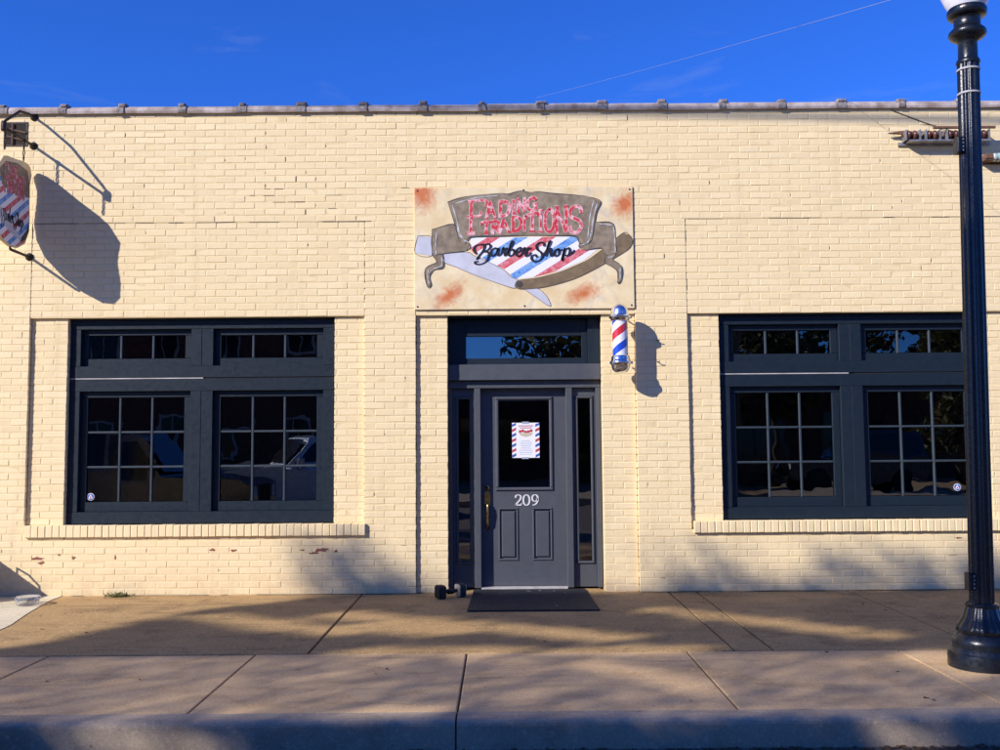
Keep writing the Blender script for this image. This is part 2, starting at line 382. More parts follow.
def px_area(b):
    x, z = (b[0]+b[1])/2, (b[2]+b[3])/2
    if abs(x) > 4.85 or (x > 2.75 * 1 and abs(x - 4.62) < .13): return 0
    if b[1]-b[0] < .9*(BM-JT) : return 0
    return (b[1]-b[0])*(b[3]-b[2]) * (1 - .02*z)
full = sorted([b for b in bricks if b[4] == 0.0], key=px_area, reverse=True)[:300]
single = set(id(b) for b in full)
variants = []
for k in range(8):
    vs, fs = brick_geo(-(BM-JT)/2, (BM-JT)/2, -(CH-JT)/2, (CH-JT)/2, 0, .075)
    me = bpy.data.meshes.new('brick'); me.from_pydata(vs, [], fs); me.materials.append(M['cream']); variants.append(me)
rest = MB()
for b in bricks:
    if id(b) in single:
        o = bpy.data.objects.new('brick', random.choice(variants)); COL.objects.link(o); o.parent = wall
        o.location = ((b[0]+b[1])/2, b[4], (b[2]+b[3])/2); o.scale = ((b[1]-b[0])/(BM-JT), 1, (b[3]-b[2])/(CH-JT))
    else: rest.add(*brick_geo(*b))
ro = rest.obj('brick_courses', 'cream', wall); ro['kind'] = 'stuff'
# open joints where mortar has dropped out
oj = MB()
def gap(x, z, Y, wd, h): oj.box(x-wd/2, x+wd/2, Y + .0008, Y + .02, z-h/2, z+h/2)
hv = [h for h in heads if h[2] < .01 and h[1] > .15]
for h in random.sample(hv, 110): gap(h[0] + random.uniform(-.002,.002), h[1] + random.uniform(-.012,.012), h[2], random.uniform(.004,.008), random.uniform(.012,.045))
for h in hv:
    if h[1] > 3.72 and random.random() < .4*math.exp(-((h[0]+2.1)/.35)**2 - ((h[1]-4.12)/.22)**2) + .03: gap(h[0], h[1], h[2], random.uniform(.004,.009), random.uniform(.015,.06))
for x0, x1, z, Y in beds:
    if Y < .01 and x1 - x0 > 5:
        if random.random() < .35:
            x = random.uniform(x0, x1); gap(x, z, Y, random.uniform(.02,.09), random.uniform(.003, .005))
for k in range(9):
    z = ZC + (ZT-ZC)/17 * random.choice((2,3,4,5,6)); gap(random.gauss(-2.08,.22), z, 0, random.uniform(.04,.2), random.uniform(.003,.008))
x = -4.95
while x < 5.0:
    L_ = random.uniform(.1,.5); 
    if random.random() < .6: gap(x + L_/2, ZC + .001, 0, L_, random.uniform(.002,.005))
    x += L_ + random.uniform(.02,.15)
for x in (-4.68, -1.345, -.835, 1.35, 1.87):
    z = ZL + .05
    while z < ZC - .05:
        l = random.uniform(.03,.15)
        if random.random() < .5: gap(x, z + l/2, 0, .005, l)
        z += l + .05
simple('joint_grime', (.16, .12, .075), .95, var=.3, sc=30)
o = oj.obj('open_joints', 'joint_grime', wall); o['kind'] = 'stuff'
# flaked paint down to red brick
def flake(x, z, a, b, n=15):
    m = MB(); pts = []; a *= 1.35; b *= 1.15
    for k in range(n):
        t = 2*math.pi*k/n; r = random.uniform(.35, 1.15); pts.append((x + a*r*math.cos(t), z + b*r*math.sin(t)))
    m.prism(pts, lambda p, q, d: (p, d, q), .003, -.0031); m.obj('paint_flake', 'chip_red', wall)
for x, z, a, b in ((-4.53,.368,.05,.016),(-4.50,.325,.03,.014),(-4.19,.372,.018,.018),(-3.78,.37,.008,.022),(-4.58,.362,.02,.01),(-1.77,.43,.06,.020),(-1.84,.40,.035,.012),(-1.62,.42,.014,.016),(-1.95,.43,.02,.008),(-2.62,.43,.03,.012),(-2.83,.44,.022,.012),(-4.33,.40,.01,.01),(4.48,.50,.03,.01)): flake(x, z, a, b)
# body behind the front: flanks, roof, floor and the dim rooms
sh = MB(); sh.box(-WX, -WX+.25, .32, 11, -.1, 4.8); sh.box(WX-.25, WX, .32, 11, -.1, 4.8); sh.box(-WX+.25, WX-.25, 10.7, 11, -.1, 4.8); sh.obj('flank_wall', 'brick_red', bld)
MB().box(-WX+.25, WX-.25, .32, 10.7, 4.3, 4.5).obj('roof', 'dirt', bld)
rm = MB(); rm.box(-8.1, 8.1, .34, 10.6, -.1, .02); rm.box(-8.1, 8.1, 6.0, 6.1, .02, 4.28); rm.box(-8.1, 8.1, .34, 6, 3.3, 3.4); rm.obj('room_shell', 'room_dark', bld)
# head pieces closing the wall above the openings
hd = MB()
for x0, x1 in ((-4.313, -1.648), (2.19, 4.855), (-.522, 1.013)): hd.box(x0, x1, .08, .30, ZL - .02, ZL + .02)
hd.obj('lintel', 'slate_paint', bld)

# coping tiles
cop = empty('coping', (0,0,0)); cop.parent = bld
pr = [(-.012,4.838),(-.022,4.806),(-.030,4.808),(-.034,4.832),(-.026,4.862),(0,4.884),(.08,4.895),(.2,4.895),(.3,4.875),(.33,4.84)]
def tile(x0, x1, k, name, mat, lift=0.):
    m = MB(); n = len(pr); lift += random.uniform(-.004,.004); q = [((y-.1)*k+.1, (z-4.84)*k+4.84+lift) for y, z in pr]
    dz0, dz1 = random.uniform(-.003,.003), random.uniform(-.003,.003)
    m.add([(x0,y,z+dz0) for y, z in q] + [(x1,y,z+dz1) for y, z in q], [tuple(range(n)), tuple(range(2*n-1,n-1,-1))] + [(i,n+i,n+(i+1)%n,(i+1)%n) for i in range(n)])
    return m.obj(name, mat, cop)
for k in range(-12, 16):
    x = -.77 + k*.606 + random.uniform(-.012,.012)
    x_ = -.77 + k*.606; tile(x_ + .004, x_ + .602, 1, 'coping_tile', 'coping_clay')
    c = tile(x - random.uniform(.03,.05), x + random.uniform(.03,.055), random.uniform(1.05,1.11), 'coping_collar', 'coping_joint', .003)
    mbx = MB(); h = random.uniform(.006,.022); mbx.bbox(x-.035+random.uniform(-.02,.015), x+.04+random.uniform(-.02,.03), -.036+random.uniform(-.008,.006), .05, 4.868, 4.893+h, c=.012); mbx.obj('clip', 'coping_joint', cop)

# brick sills
def make_sill(x0, x1):
    s = box('sill', 'mortar', bld, x0+.01, x1-.01, -.028, .30, .575, .675)
    nb = round((x1-x0)/.0697); wd = (x1-x0)/nb; vr = []
    for k in range(5):
        m = MB(); j = lambda: random.gauss(0, .0012); a = wd/2 - .0038
        m.bbox(-a+j(), a+j(), -.035+random.gauss(0,.0015), .06, .568+j(), .684+j(), c=.005); me = bpy.data.meshes.new('sill_brick'); me.from_pydata(m.v, [], m.f); me.materials.append(M['cream']); vr.append(me)
    for k in range(nb):
        o = bpy.data.objects.new('brick', random.choice(vr)); COL.objects.link(o); o.parent = s; o.location = (x0 + (k+.5)*wd, 0, 0)
make_sill(-4.665, -1.325); make_sill(1.885, 5.20)
# vent opening near the roof
v = MB(); 
for a in ((-4.995,-4.755,-.006,.02,4.72,4.735),(-4.995,-4.755,-.006,.02,4.485,4.50),(-4.995,-4.98,-.006,.02,4.50,4.72),(-4.77,-4.755,-.006,.02,4.50,4.72)): v.box(*a)
vent = v.obj('wall_vent', 'dark_iron', bld)
box('vent_recess', 'hole_dark', vent, -4.98, -4.77, -.0035, .01, 4.50, 4.72)
for k, zz in enumerate((4.56, 4.64)):
    m = MB(); m.tube([(-4.978, -.006, zz+.03), (-4.772, -.006, zz-.02)], .012, 6); m.obj('vent_slat', 'old_wood', vent)
m = MB(); m.tube([(-4.90, -.008, 4.505), (-4.90, -.008, 4.715)], .014, 6); m.obj('vent_slat', 'old_wood', vent)

# ------------------------------------------------------------------ windows
def window(X0):
    """X0 = left edge of the opening; width 2.665"""
    FY = .086; SY = .136; dx = X0 + 4.313
    x0, x1 = X0 + .002, X0 + 2.663
    win = MB()
    L = lambda x: x + dx
    f = MB()
    zs = [.690, .806, 2.004, 2.128]        # sill rail, lower openings, rail
    f.bbox(x0, x1, FY, .20, .690, .806, c=.003)                       # bottom rail
    f.bbox(x0, x1, FY+.002, .20, 2.004, 2.127, c=.003)                    # head of the lower lights
    f.bbox(x0, x1, FY-.001, .20, 2.137, 2.256, c=.003)                     # transom rail
    f.bbox(x0, x1, FY+.001, .20, 2.628, ZL-.022, c=.003)                   # head
    w_ = f.obj('window', 'slate_paint', bld)
    for a, b in ((x0, L(-4.205)), (L(-3.098), L(-2.992)), (L(-2.990), L(-2.876)), (L(-1.770), x1)):
        for za, zb in ((.806, 2.004), (2.256, 2.628)):
            box('stile', 'slate_paint', w_, a, b, FY+.003, .20, za, zb, c=.003)
    box('caulk_line', 'caulk', w_, x0+.003, x0 + random.uniform(1.2,1.34), FY+.001, .19, 2.127, 2.137, c=0)
    box('rail_gap', 'hole_dark', w_, x0+1.36, x1-.003, FY+.008, .19, 2.127, 2.137, c=0)
    def sash(ax, bx, az, bz, cols, rows, gx0, gx1, gz0, gz1):
        s = MB()
        for q in ((ax, bx, az, gz0), (ax, bx, gz1, bz), (ax, gx0, gz0, gz1), (gx1, bx, gz0, gz1)): s.bbox(q[0]+.0015, q[1]-.0015, SY, .185, q[2], q[3], c=.004)
        so_ = s.obj('sash', 'slate_paint', w_)
        mw = .022; cw = (gx1-gx0)/cols; rh = (gz1-gz0)/rows
        for i in range(1, cols): box('muntin', 'slate_muntin_lit', w_, gx0+i*cw-mw/2, gx0+i*cw+mw/2, SY+.004, .178, gz0, gz1, c=.005)
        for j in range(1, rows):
            for i in range(cols): box('muntin', 'slate_muntin_lit', w_, gx0+i*cw+(mw/2 if i else 0), gx0+(i+1)*cw-(mw/2 if i < cols-1 else 0), SY+.0055, .178, gz0+j*rh-mw/2, gz0+j*rh+mw/2, c=.005)
        for j in range(rows):
            for i in range(cols):
                m = MB(); cx, cz = gx0+(i+.5)*cw, gz0+(j+.5)*rh; a, b = cw/2-.006, rh/2-.006
                m.box(-a, a, -.002, .002, -b, b); o = m.obj('pane', 'window_glass', w_); o.location = (cx, .160, cz)
                o.rotation_euler = (random.gauss(0,.0035), 0, random.gauss(0,.0035))
    sash(L(-4.205), L(-3.098), 2.256, 2.628, 3, 1, L(-4.145), L(-3.172), 2.335, 2.570)
    sash(L(-2.876), L(-1.770), 2.256, 2.628, 3, 1, L(-2.808), L(-1.844), 2.335, 2.565)
    sash(L(-4.205), L(-3.098), .806, 2.004, 3, 3, L(-4.139), L(-3.173), .902, 1.943)
    sash(L(-2.876), L(-1.770), .806, 2.004, 3, 3, L(-2.806), L(-1.844), .902, 1.943)
    return w_
WL = window(-4.313); WR = window(2.19)
def sticker(x, z):
    s = MB(); s.lathe([(.036, -.0015), (.036, 0)], 20, axis='Y'); o = s.obj('sticker', 'white_card', None); o.location = (x, .152, z)
    m = MB(); m.lathe([(.031, -.003), (.031, -.0016)], 20, axis='Y'); m.obj('sticker_disc', 'ink_blue', o)
    m = MB(); m.prism([(-.022,-.016),(.022,-.016),(0,.026)], lambda a, b, d: (a, d, b), -.0031, -.0045); m.obj('sticker_triangle', 'white_card', o)
    m = MB(); m.prism([(-.010,-.010),(.010,-.010),(0,.010)], lambda a, b, d: (a, d, b), -.0046, -.006); m.obj('sticker_mark', 'ink_red', o)
    return o
tag(sticker(-4.098, .955), 'small round blue and white sticker in window corner below the hanging sign', 'sticker')
tag(sticker(4.56, .985), 'small round blue and white sticker low on the window pane beside the lamp post', 'sticker')

# ------------------------------------------------------------------ entrance
ent = empty('entrance', (0,0,0)); ent.parent = bld
ex0, ex1 = -.520, 1.011
P = 'door_paint'; SP = 'slate_paint'
# transom
t = MB(); t.bbox(ex0, -.343, .186, .30, 2.25, ZL-.022, c=.003); t.bbox(.830, .886, .182, .30, 2.25, ZL-.022, c=.003); t.bbox(.888, ex1, .15, .30, 2.25, ZL-.022, c=.003)
t.bbox(-.343, .830, .187, .30, 2.25, 2.316, c=.003); t.bbox(-.343, .830, .186, .30, 2.54, ZL-.022, c=.003); t.obj('transom_frame', SP, ent)
MB().box(-.343, .83, .212, .216, 2.316, 2.54).obj('transom_pane', 'transom_glass', ent)
box('transom_bar', P, ent, ex0, ex1, .125, .30, 2.09, 2.25, c=.004)
box('door_head', P, ent, ex0, ex1, .18, .335, 2.012, 2.088, c=.004)
for a, b in ((-.262, -.199), (.661, .724)): box('door_post', P, ent, a, b, .179, .335, .02, 2.011, c=.004)
for a, b in ((ex0, -.486), (.962, ex1)): box('jamb', P, ent, a, b, .178, .335, .02, 2.011, c=.004)
def sidelight(a, b):
    s = MB(); g0, g1 = a + .058, b - .048
    s.bbox(a, b, .232, .30, .02, .27, c=.003); s.bbox(a, b, .232, .30, 1.93, 2.011, c=.003); s.bbox(a, g0-.004, .232, .30, .27, 1.93, c=.003); s.bbox(g1+.004, b, .232, .30, .27, 1.93, c=.003)
    o = s.obj('sidelight', P, ent)
    t = MB()
    for q in ((g0-.022, g1+.022, .25, .275), (g0-.022, g1+.022, 1.905, 1.93), (g0-.022, g0+.003, .275, 1.905), (g1-.003, g1+.022, .275, 1.905)): t.bbox(q[0], q[1], .214, .24, q[2], q[3], c=.008)
    t.obj('glazing_bead', P, o); MB().box(g0, g1, .25, .254, .27, 1.91).obj('pane', 'window_glass', o)
sidelight(-.486, -.262); sidelight(.724, .962)
# door leaf
DY = .275
d = MB()
d.box(-.199, -.022, DY, .32, .03, 2.011); d.box(.497, .661, DY, .32, .03, 2.011); d.box(-.022, .497, DY, .32, 1.89, 2.011); d.box(-.022, .497, DY, .32, .80, 1.008)
d.box(-.022, .497, DY, .32, .03, .284); d.box(.173, .319, DY, .32, .284, .80); d.box(-.022, .173, DY+.012, .32, .284, .80); d.box(.319, .497, DY+.012, .32, .284, .80)
door = d.obj('door', P, ent)
def bead(x0, x1, z0, z1, w_, y0, y1, name, mat=P):
    m = MB()
    for q in ((x0, x1, z0, z0+w_), (x0, x1, z1-w_, z1), (x0, x0+w_, z0+w_, z1-w_), (x1-w_, x1, z0+w_, z1-w_)): m.bbox(q[0], q[1], y0, y1, q[2], q[3], c=min(.009, w_*.4))
    return m.obj(name, mat, door)
bead(-.050, .530, .978, 1.930, .032, DY-.018, DY+.02, 'glazing_bead')
MB().box(-.018, .498, DY+.014, DY+.018, 1.0, 1.90).obj('door_pane', 'window_glass', door)
for a, b in ((-.027, .175), (.317, .519)):
    bead(a, b, .278, .806, .020, DY-.012, DY+.02, 'panel_moulding')
    box('door_panel', P, door, a+.030, b-.030, DY-.004, DY+.013, .312, .772, c=.010)
box('kick_threshold', 'caulk', ent, -.199, .661, .17, .34, .004, .024, c=.004)
# numerals 209
def numeral(pts, closed=False):
    m = MB(); P_ = spline(pts, 10, closed)
    if closed: P_.append(P_[0])
    wd = lambda t, a: .006 + .012 * abs(math.sin(a))
    ribbon(m, P_, wd, lambda a, b, dd: (a, dd, b), DY, DY-.006); return m
nz = .830; nh = .105
def pos9(x, pts): return [(x + a*nh, nz + b*nh) for a, b in pts]
g2 = [(.06,.72),(.10,.92),(.30,1.0),(.52,.92),(.56,.72),(.45,.5),(.25,.28),(.05,.03)]
mm = numeral(pos9(.142, g2)); ribbon(mm, pos9(.142, [(.03,.035),(.60,.035),(.63,.2)]), .012, lambda a, b, dd: (a, dd, b), DY, DY-.006); mm.obj('numeral_two', 'numeral', door)
g0 = [(.30,1.0),(.52,.85),(.60,.5),(.52,.15),(.30,0),(.08,.15),(0,.5),(.08,.85)]
numeral(pos9(.226, g0), True).obj('numeral_zero', 'numeral', door)
g9 = [(.56,.68),(.46,.44),(.26,.38),(.08,.50),(.04,.74),(.14,.94),(.32,1.0),(.50,.92),(.58,.70),(.56,.42),(.42,.16),(.20,.02),(.08,.06)]
numeral(pos9(.312, g9)).obj('numeral_nine', 'numeral', door)
# lockset
hnd = MB(); hnd.lathe([(.026, 0), (.026, -.010), (.018, -.016), (.012, -.017)], 18, (-.140, DY, 1.010), 'Y'); hnd.obj('deadbolt', 'brass', door, True)
m = MB(); pl = [(-.165,.85),(-.165,.95),(-.15,.972),(-.135,.978),(-.12,.972),(-.105,.95),(-.105,.85),(-.12,.83),(-.135,.826),(-.15,.83)]
m.prism(pl, lambda a, b, dd: (a, dd, b), DY, DY-.009); m.obj('handle_plate', 'brass', door)
m = MB(); m.tube(spline([(-.135,DY-.005,.86),(-.135,DY-.045,.845),(-.135,DY-.058,.79),(-.135,DY-.05,.70),(-.135,DY-.04,.64),(-.135,DY-.01,.615)], 5), .011, 8); m.lathe([(.02,0),(.02,-.008),(.012,-.014)], 14, (-.135,DY,.605), 'Y'); m.obj('door_handle', 'brass', door, True)
m = MB(); m.tube([(-.135,DY-.012,.905),(-.135,DY-.035,.90)], .012, 8); m.obj('thumb_latch', 'brass', door)
# paper flyer on the door glass
fl = MB().box(.118, .396, DY+.0085, DY+.010, 1.308, 1.664).obj('door_flyer', 'white_card'); tag(fl, 'white paper flyer with red and blue striped borders on the door glass', 'poster')
for sx in (.119, .355):
    m1, m2 = MB(), MB(); k = 0; z = 1.31
    while z < 1.655:
        q = [(sx, z), (sx+.040, z+.02), (sx+.040, z+.046), (sx, z+.026)]; q = [(a, min(b, 1.663)) for a, b in q]
        (m1 if k % 2 else m2).prism(q, lambda a, b, dd: (a, dd, b), DY+.0084, DY+.0076); z += .052; k += 1
    m1.obj('flyer_stripes', 'ink_red', fl)['kind'] = 'stuff'; m2.obj('flyer_stripes', 'ink_blue', fl)['kind'] = 'stuff'
m = MB()
for z, wd in ((1.632, .15), (1.612, .12)): m.box(.257-wd/2, .257+wd/2, DY+.0076, DY+.0084, z-.004, z+.004)
for k in range(5): m.lathe([(.016, 0), (.016, .001)], 8, (.20+.028*k, DY+.0075, 1.575+.008*math.sin(k*2)), 'Y')
m.obj('flyer_heading', 'ink_red', fl)
m = MB(); m.prism([(.185,1.562),(.33,1.562),(.31,1.535),(.257,1.518),(.205,1.535)], lambda a, b, dd: (a, dd, b), DY+.0084, DY+.0074); m.obj('flyer_emblem', 'beige_plastic', fl)
m = MB()
for k in range(9): wd = random.uniform(.08,.15); m.box(.257-wd/2, .257+wd/2, DY+.0078, DY+.0084, 1.478-.017*k, 1.482-.017*k)
m.obj('flyer_lines', 'ink_grey', fl)
m = MB(); m.box(.22,.29,DY+.006,DY+.0084,1.655,1.675); m.box(.215,.285,DY+.006,DY+.0084,1.297,1.316); m.obj('tape', 'ink_grey', fl)

# ------------------------------------------------------------------ painted sign board over the door
def board_mat(name, rust=True):
    n = N(name); c = n.mix(n.ramp(n.noise(4.5, 5, .6), .35, .7), (.74, .57, .29), (.86, .74, .46))
    c = n.mix(n.ramp(n.noise(5, 6, .65, dist=.8), .52, .72, 0, .6), c, (.48, .44, .38))
    if rust:
        sp = n.new('ShaderNodeSeparateXYZ'); n.L(n.pos(), sp.inputs[0])
        for cx, cz, ax, az, th in ((-.78, 3.96, .13, .16, .3), (1.27, 3.84, .13, .11, .75), (-.50, 2.93, .17, .08, .8), (.83, 2.94, .16, .075, .35)):
            dx = n.math('SUBTRACT', sp.outputs[0], cx); dz = n.math('SUBTRACT', sp.outputs[2], cz)
            u = n.math('ADD', n.math('MULTIPLY', dx, math.cos(th)/ax), n.math('MULTIPLY', dz, math.sin(th)/ax))
            v = n.math('ADD', n.math('MULTIPLY', dx, -math.sin(th)/az), n.math('MULTIPLY', dz, math.cos(th)/az))
            r2 = n.math('SQRT', n.math('ADD', n.math('MULTIPLY', u, u), n.math('MULTIPLY', v, v)))
            k = n.math('SUBTRACT', n.math('ADD', n.noise(9, 7, .75, dist=1.2), .42), n.math('MULTIPLY', r2, .40))
            c = n.mix(n.ramp(k, .36, .80, 0, 1), c, (.58, .17, .05))
    n.color(c); n.set(Roughness=.6); n.bump(n.noise(30, 4), .15, .004); M[name] = n.m
board_mat('sign_board'); board_mat('hanging_board', False)
simple('banner_brown', (.33, .265, .18), .75, var=.22, sc=15, dark=(.17, .13, .085), bump=.2)
simple('banner_edge', (.085, .08, .08), .7, var=.3, sc=20)
simple('banner_light', (.68, .68, .68), .7, var=.2, sc=20)
simple('razor_steel', (.64, .65, .70), .5, var=.12, sc=6)
simple('razor_handle', (.24, .17, .085), .6, var=.2, sc=14)
simple('letter_red', (.56, .05, .06), .6, var=.1, sc=28, dark=(.78, .42, .42))
simple('letter_pale', (.80, .66, .63), .6, var=.1)
n = N('letter_mottle'); n.color(n.mix(n.ramp(n.noise(24, 3, .6), .36, .52), (.82, .50, .50), (.58, .03, .045))); n.set(Roughness=.6); M['letter_red'] = n.m
def stripe_mat(name, plane):
    n = N(name); sp = n.new('ShaderNodeSeparateXYZ'); n.L(n.pos(), sp.inputs[0]); h = sp.outputs[0 if plane == 'X' else 1]; k = SK[plane]
    t = n.math('FRACT', n.math('ADD', n.math('MULTIPLY', n.math('SUBTRACT', n.math('MULTIPLY', sp.outputs[2], k[1]), n.math('MULTIPLY', h, k[0])), k[2]), k[3]))
    ms = n.ramp(n.noise(24, 4, .7), .35, .62)
    isr = n.math('MULTIPLY', n.math('GREATER_THAN', t, .26), n.math('LESS_THAN', t, .50)); isb = n.math('GREATER_THAN', t, .76)
    c = n.mix(isr, (.84, .83, .84), n.mix(ms, (.70, .30, .32), (.60, .04, .055))); c = n.mix(isb, c, n.mix(ms, (.30, .50, .74), (.04, .20, .58)))
    n.color(c); n.set(Roughness=.6); M[name] = n.m
SK = {'X': (.62, 1.0, 2.9, 20.1), 'Y': (.7, 1.0, 4.2, 20.3)}
stripe_mat('stripes_wall', 'X'); stripe_mat('stripes_hang', 'Y')

# glyphs as strokes in a unit box (y up)
GL = {
 'F': [[(.25,0),(.25,1)],[(.05,.97),(.98,.99),(1,.80)],[(.02,.52),(.72,.54),(.74,.66)],[(.05,.02),(.48,.02)]],
 'A': [[(.05,0),(.42,1)],[(.40,1),(.95,0)],[(.24,.36),(.78,.36)],[(-.06,.01),(.22,.01)],[(.78,.01),(1.06,.01)]],
 'D': [[(.2,0),(.2,1)],[(.05,.99),(.5,.98),(.88,.75),(.9,.4),(.65,.06),(.05,.02)]],
 'I': [[(.5,0),(.5,1)],[(.15,.98),(.85,.98)],[(.15,.02),(.85,.02)]],
 'N': [[(.15,0),(.15,1)],[(.12,1),(.85,.02)],[(.85,0),(.85,1)],[(0,.99),(.25,.99)],[(.68,.99),(1.0,.99)],[(0,.01),(.32,.01)]],
 'G': [[(.9,.78),(.7,.97),(.4,.98),(.1,.7),(.08,.35),(.35,.03),(.75,.05),(.88,.22),(.88,.45)],[(.55,.45),(1.02,.45)]],
 'T': [[(.5,0),(.5,1)],[(0,.78),(.04,.97),(.96,.97),(1,.78)],[(.28,.02),(.72,.02)]],
 'R': [[(.2,0),(.2,1)],[(.05,.98),(.6,.97),(.88,.78),(.7,.52),(.22,.48)],[(.45,.48),(.95,.0)],[(.03,.02),(.4,.02)]],
 'O': [[(.5,.98),(.15,.8),(.08,.5),(.15,.18),(.5,.02),(.85,.18),(.92,.5),(.85,.8),(.5,.98)]],
 'S': [[(.92,.72),(.86,.90),(.5,.98),(.14,.86),(.12,.64),(.45,.53),(.84,.42),(.92,.2),(.6,.02),(.2,.06),(.08,.28)]] }
def word(root, items, mp, d1, wd):
    for n_, (ch, x0, x1, ya0, ya1, yb0, yb1) in enumerate(items):       # top/bottom y at left and right edge (art pixels, y down)
        mb = MB(); ub = MB(); k = 0
        for st in GL[ch]:
            pts = spline(st, 5) if len(st) > 2 else st
            q = []
            for a, b in pts:
                top = ya0 + (yb0-ya0)*a; bot = ya1 + (yb1-ya1)*a; q.append((x0 + (x1-x0)*a, bot + (top-bot)*b))
            sc = min(1.0, (x1-x0)/60 + .35)
            main = abs(st[0][0]-st[-1][0]) < .5 or len(st) > 3
            w0 = wd*sc if main else wd*sc*.72
            ribbon(mb, q, w0, mp, 0, d1 + k*.00012); ribbon(ub, q, w0 + 3.0, mp, 0, d1 - .001 + k*.00012 + (n_ % 2)*.0004); k += 1
        o = mb.obj('letter', 'letter_red', root); ub.obj('letter_edge', 'letter_pale', o)
# art coordinates: pixels of a 1000-wide zoom of the board, (62,68)-(935,556)
def k1(x, y): return (40 + x/1.5625, 15/.25*0 + y/1.5625 + 60)      # 160-px zoom -> 250-px zoom frame
FT = [('F',165,285,100,312,96,306),('A',288,348,104,214,98,208),('D',360,440,106,200,98,192),('I',440,476,98,188,93,180),('N',478,534,92,178,86,168),('G',540,606,84,166,76,154),
      ('T',264,318,236,306,232,304),('R',320,374,232,304,222,300),('A',372,436,220,300,208,294),('D',444,512,204,292,196,288),('I',512,544,196,288,192,286),('T',540,612,192,292,170,292),('I',608,648,158,296,152,296),('O',650,716,148,296,142,298),('N',716,798,140,300,132,300),('S',802,886,134,300,124,302)]
FT = [(c, *[v for v in (a/1.5625+160, b/1.5625+160)], *[v/1.5625+60 for v in r]) for c, a, b, *r in FT]
SCR = [  # brush script strokes, in the second 160-px zoom
 [(232,150),(216,128),(222,104),(252,92),(280,96),(274,128),(250,160),(236,184),(250,170)],
 [(268,98),(304,88),(318,104),(298,128),(268,136),(304,140),(308,166),(290,200),(256,216),(228,212),(226,200),(244,198)],
 [(366,122),(344,114),(324,130),(320,152),(334,162),(354,146),(368,116),(362,150),(372,160),(388,146)],
 [(388,146),(398,112),(404,124),(422,112),(414,124),(408,158),(418,156)],
 [(418,156),(440,120),(456,78),(450,72),(440,100),(430,150),(444,162),(464,146),(462,124),(444,126)],
 [(466,140),(492,138),(508,120),(500,110),(482,124),(478,152),(494,164),(516,148)],
 [(516,148),(528,112),(536,124),(554,112),(562,116),(544,126),(538,160),(552,160),(572,140)],
 [(650,100),(648,82),(624,78),(604,96),(610,122),(634,142),(640,166),(622,190),(592,196),(574,180),(578,160),(598,156),(606,168)],
 [(644,158),(672,116),(690,74),(682,74),(672,110),(662,162)],[(664,150),(680,122),(694,118),(692,144),(698,162),(714,148)],
 [(738,118),(720,126),(714,150),(726,162),(742,148),(744,124),(734,118),(748,128),(764,120)],
 [(780,112),(772,140),(762,190),(768,160),(782,122),(804,112),(810,132),(798,158),(780,156)],[(800,156),(820,146),(840,124)] ]
SCR = [[(x/1.5625*1.0+160, y/1.5625+240) for x, y in s] for s in SCR]
ART = {
 'stripes': [(285,272),(712,266),(718,318),(792,314),(735,362),(646,400),(544,428),(480,436),(454,432),(441,413),(416,394),(371,374),(300,336),(285,317)],
 'blade': [(180,338),(270,330),(300,345),(360,370),(420,402),(450,430),(474,440),(466,474),(400,455),(300,420),(230,390),(180,370)],
 'blade_tip': [(75,265),(132,272),(132,345),(65,335)],
 'tang': [(490,470),(552,473),(590,505),(608,542),(592,540),(552,512)],
 'handle': [(470,446),(490,440),(560,430),(650,405),(750,360),(830,300),(890,250),(915,258),(928,280),(924,300),(900,325),(800,385),(700,435),(600,465),(540,475),(485,477),(464,466)],
 'banner': [(190,130),(240,112),(310,100),(400,93),(430,96),(480,83),(520,88),(545,85),(600,92),(700,99),(750,105),(800,124),(782,170),(765,280),(735,296),(715,288),(700,264),(600,262),(500,262),(400,265),(285,270),(262,298),(238,282),(228,240),(215,200)],
 'tail_left': [(130,240),(216,218),(236,272),(282,296),(268,324),(180,336),(140,350),(130,300)],
 'tail_right': [(776,208),(850,214),(860,290),(866,335),(828,342),(806,312),(742,320),(716,306),(722,290),(764,284)],
 'curl_left': [(138,348),(174,340),(180,390),(142,402),(126,425),(132,462),(118,470),(106,398),(152,372)],
 'curl_right': [(826,342),(862,334),(850,358),(886,384),(886,440),(870,450),(868,402),(820,370)] }
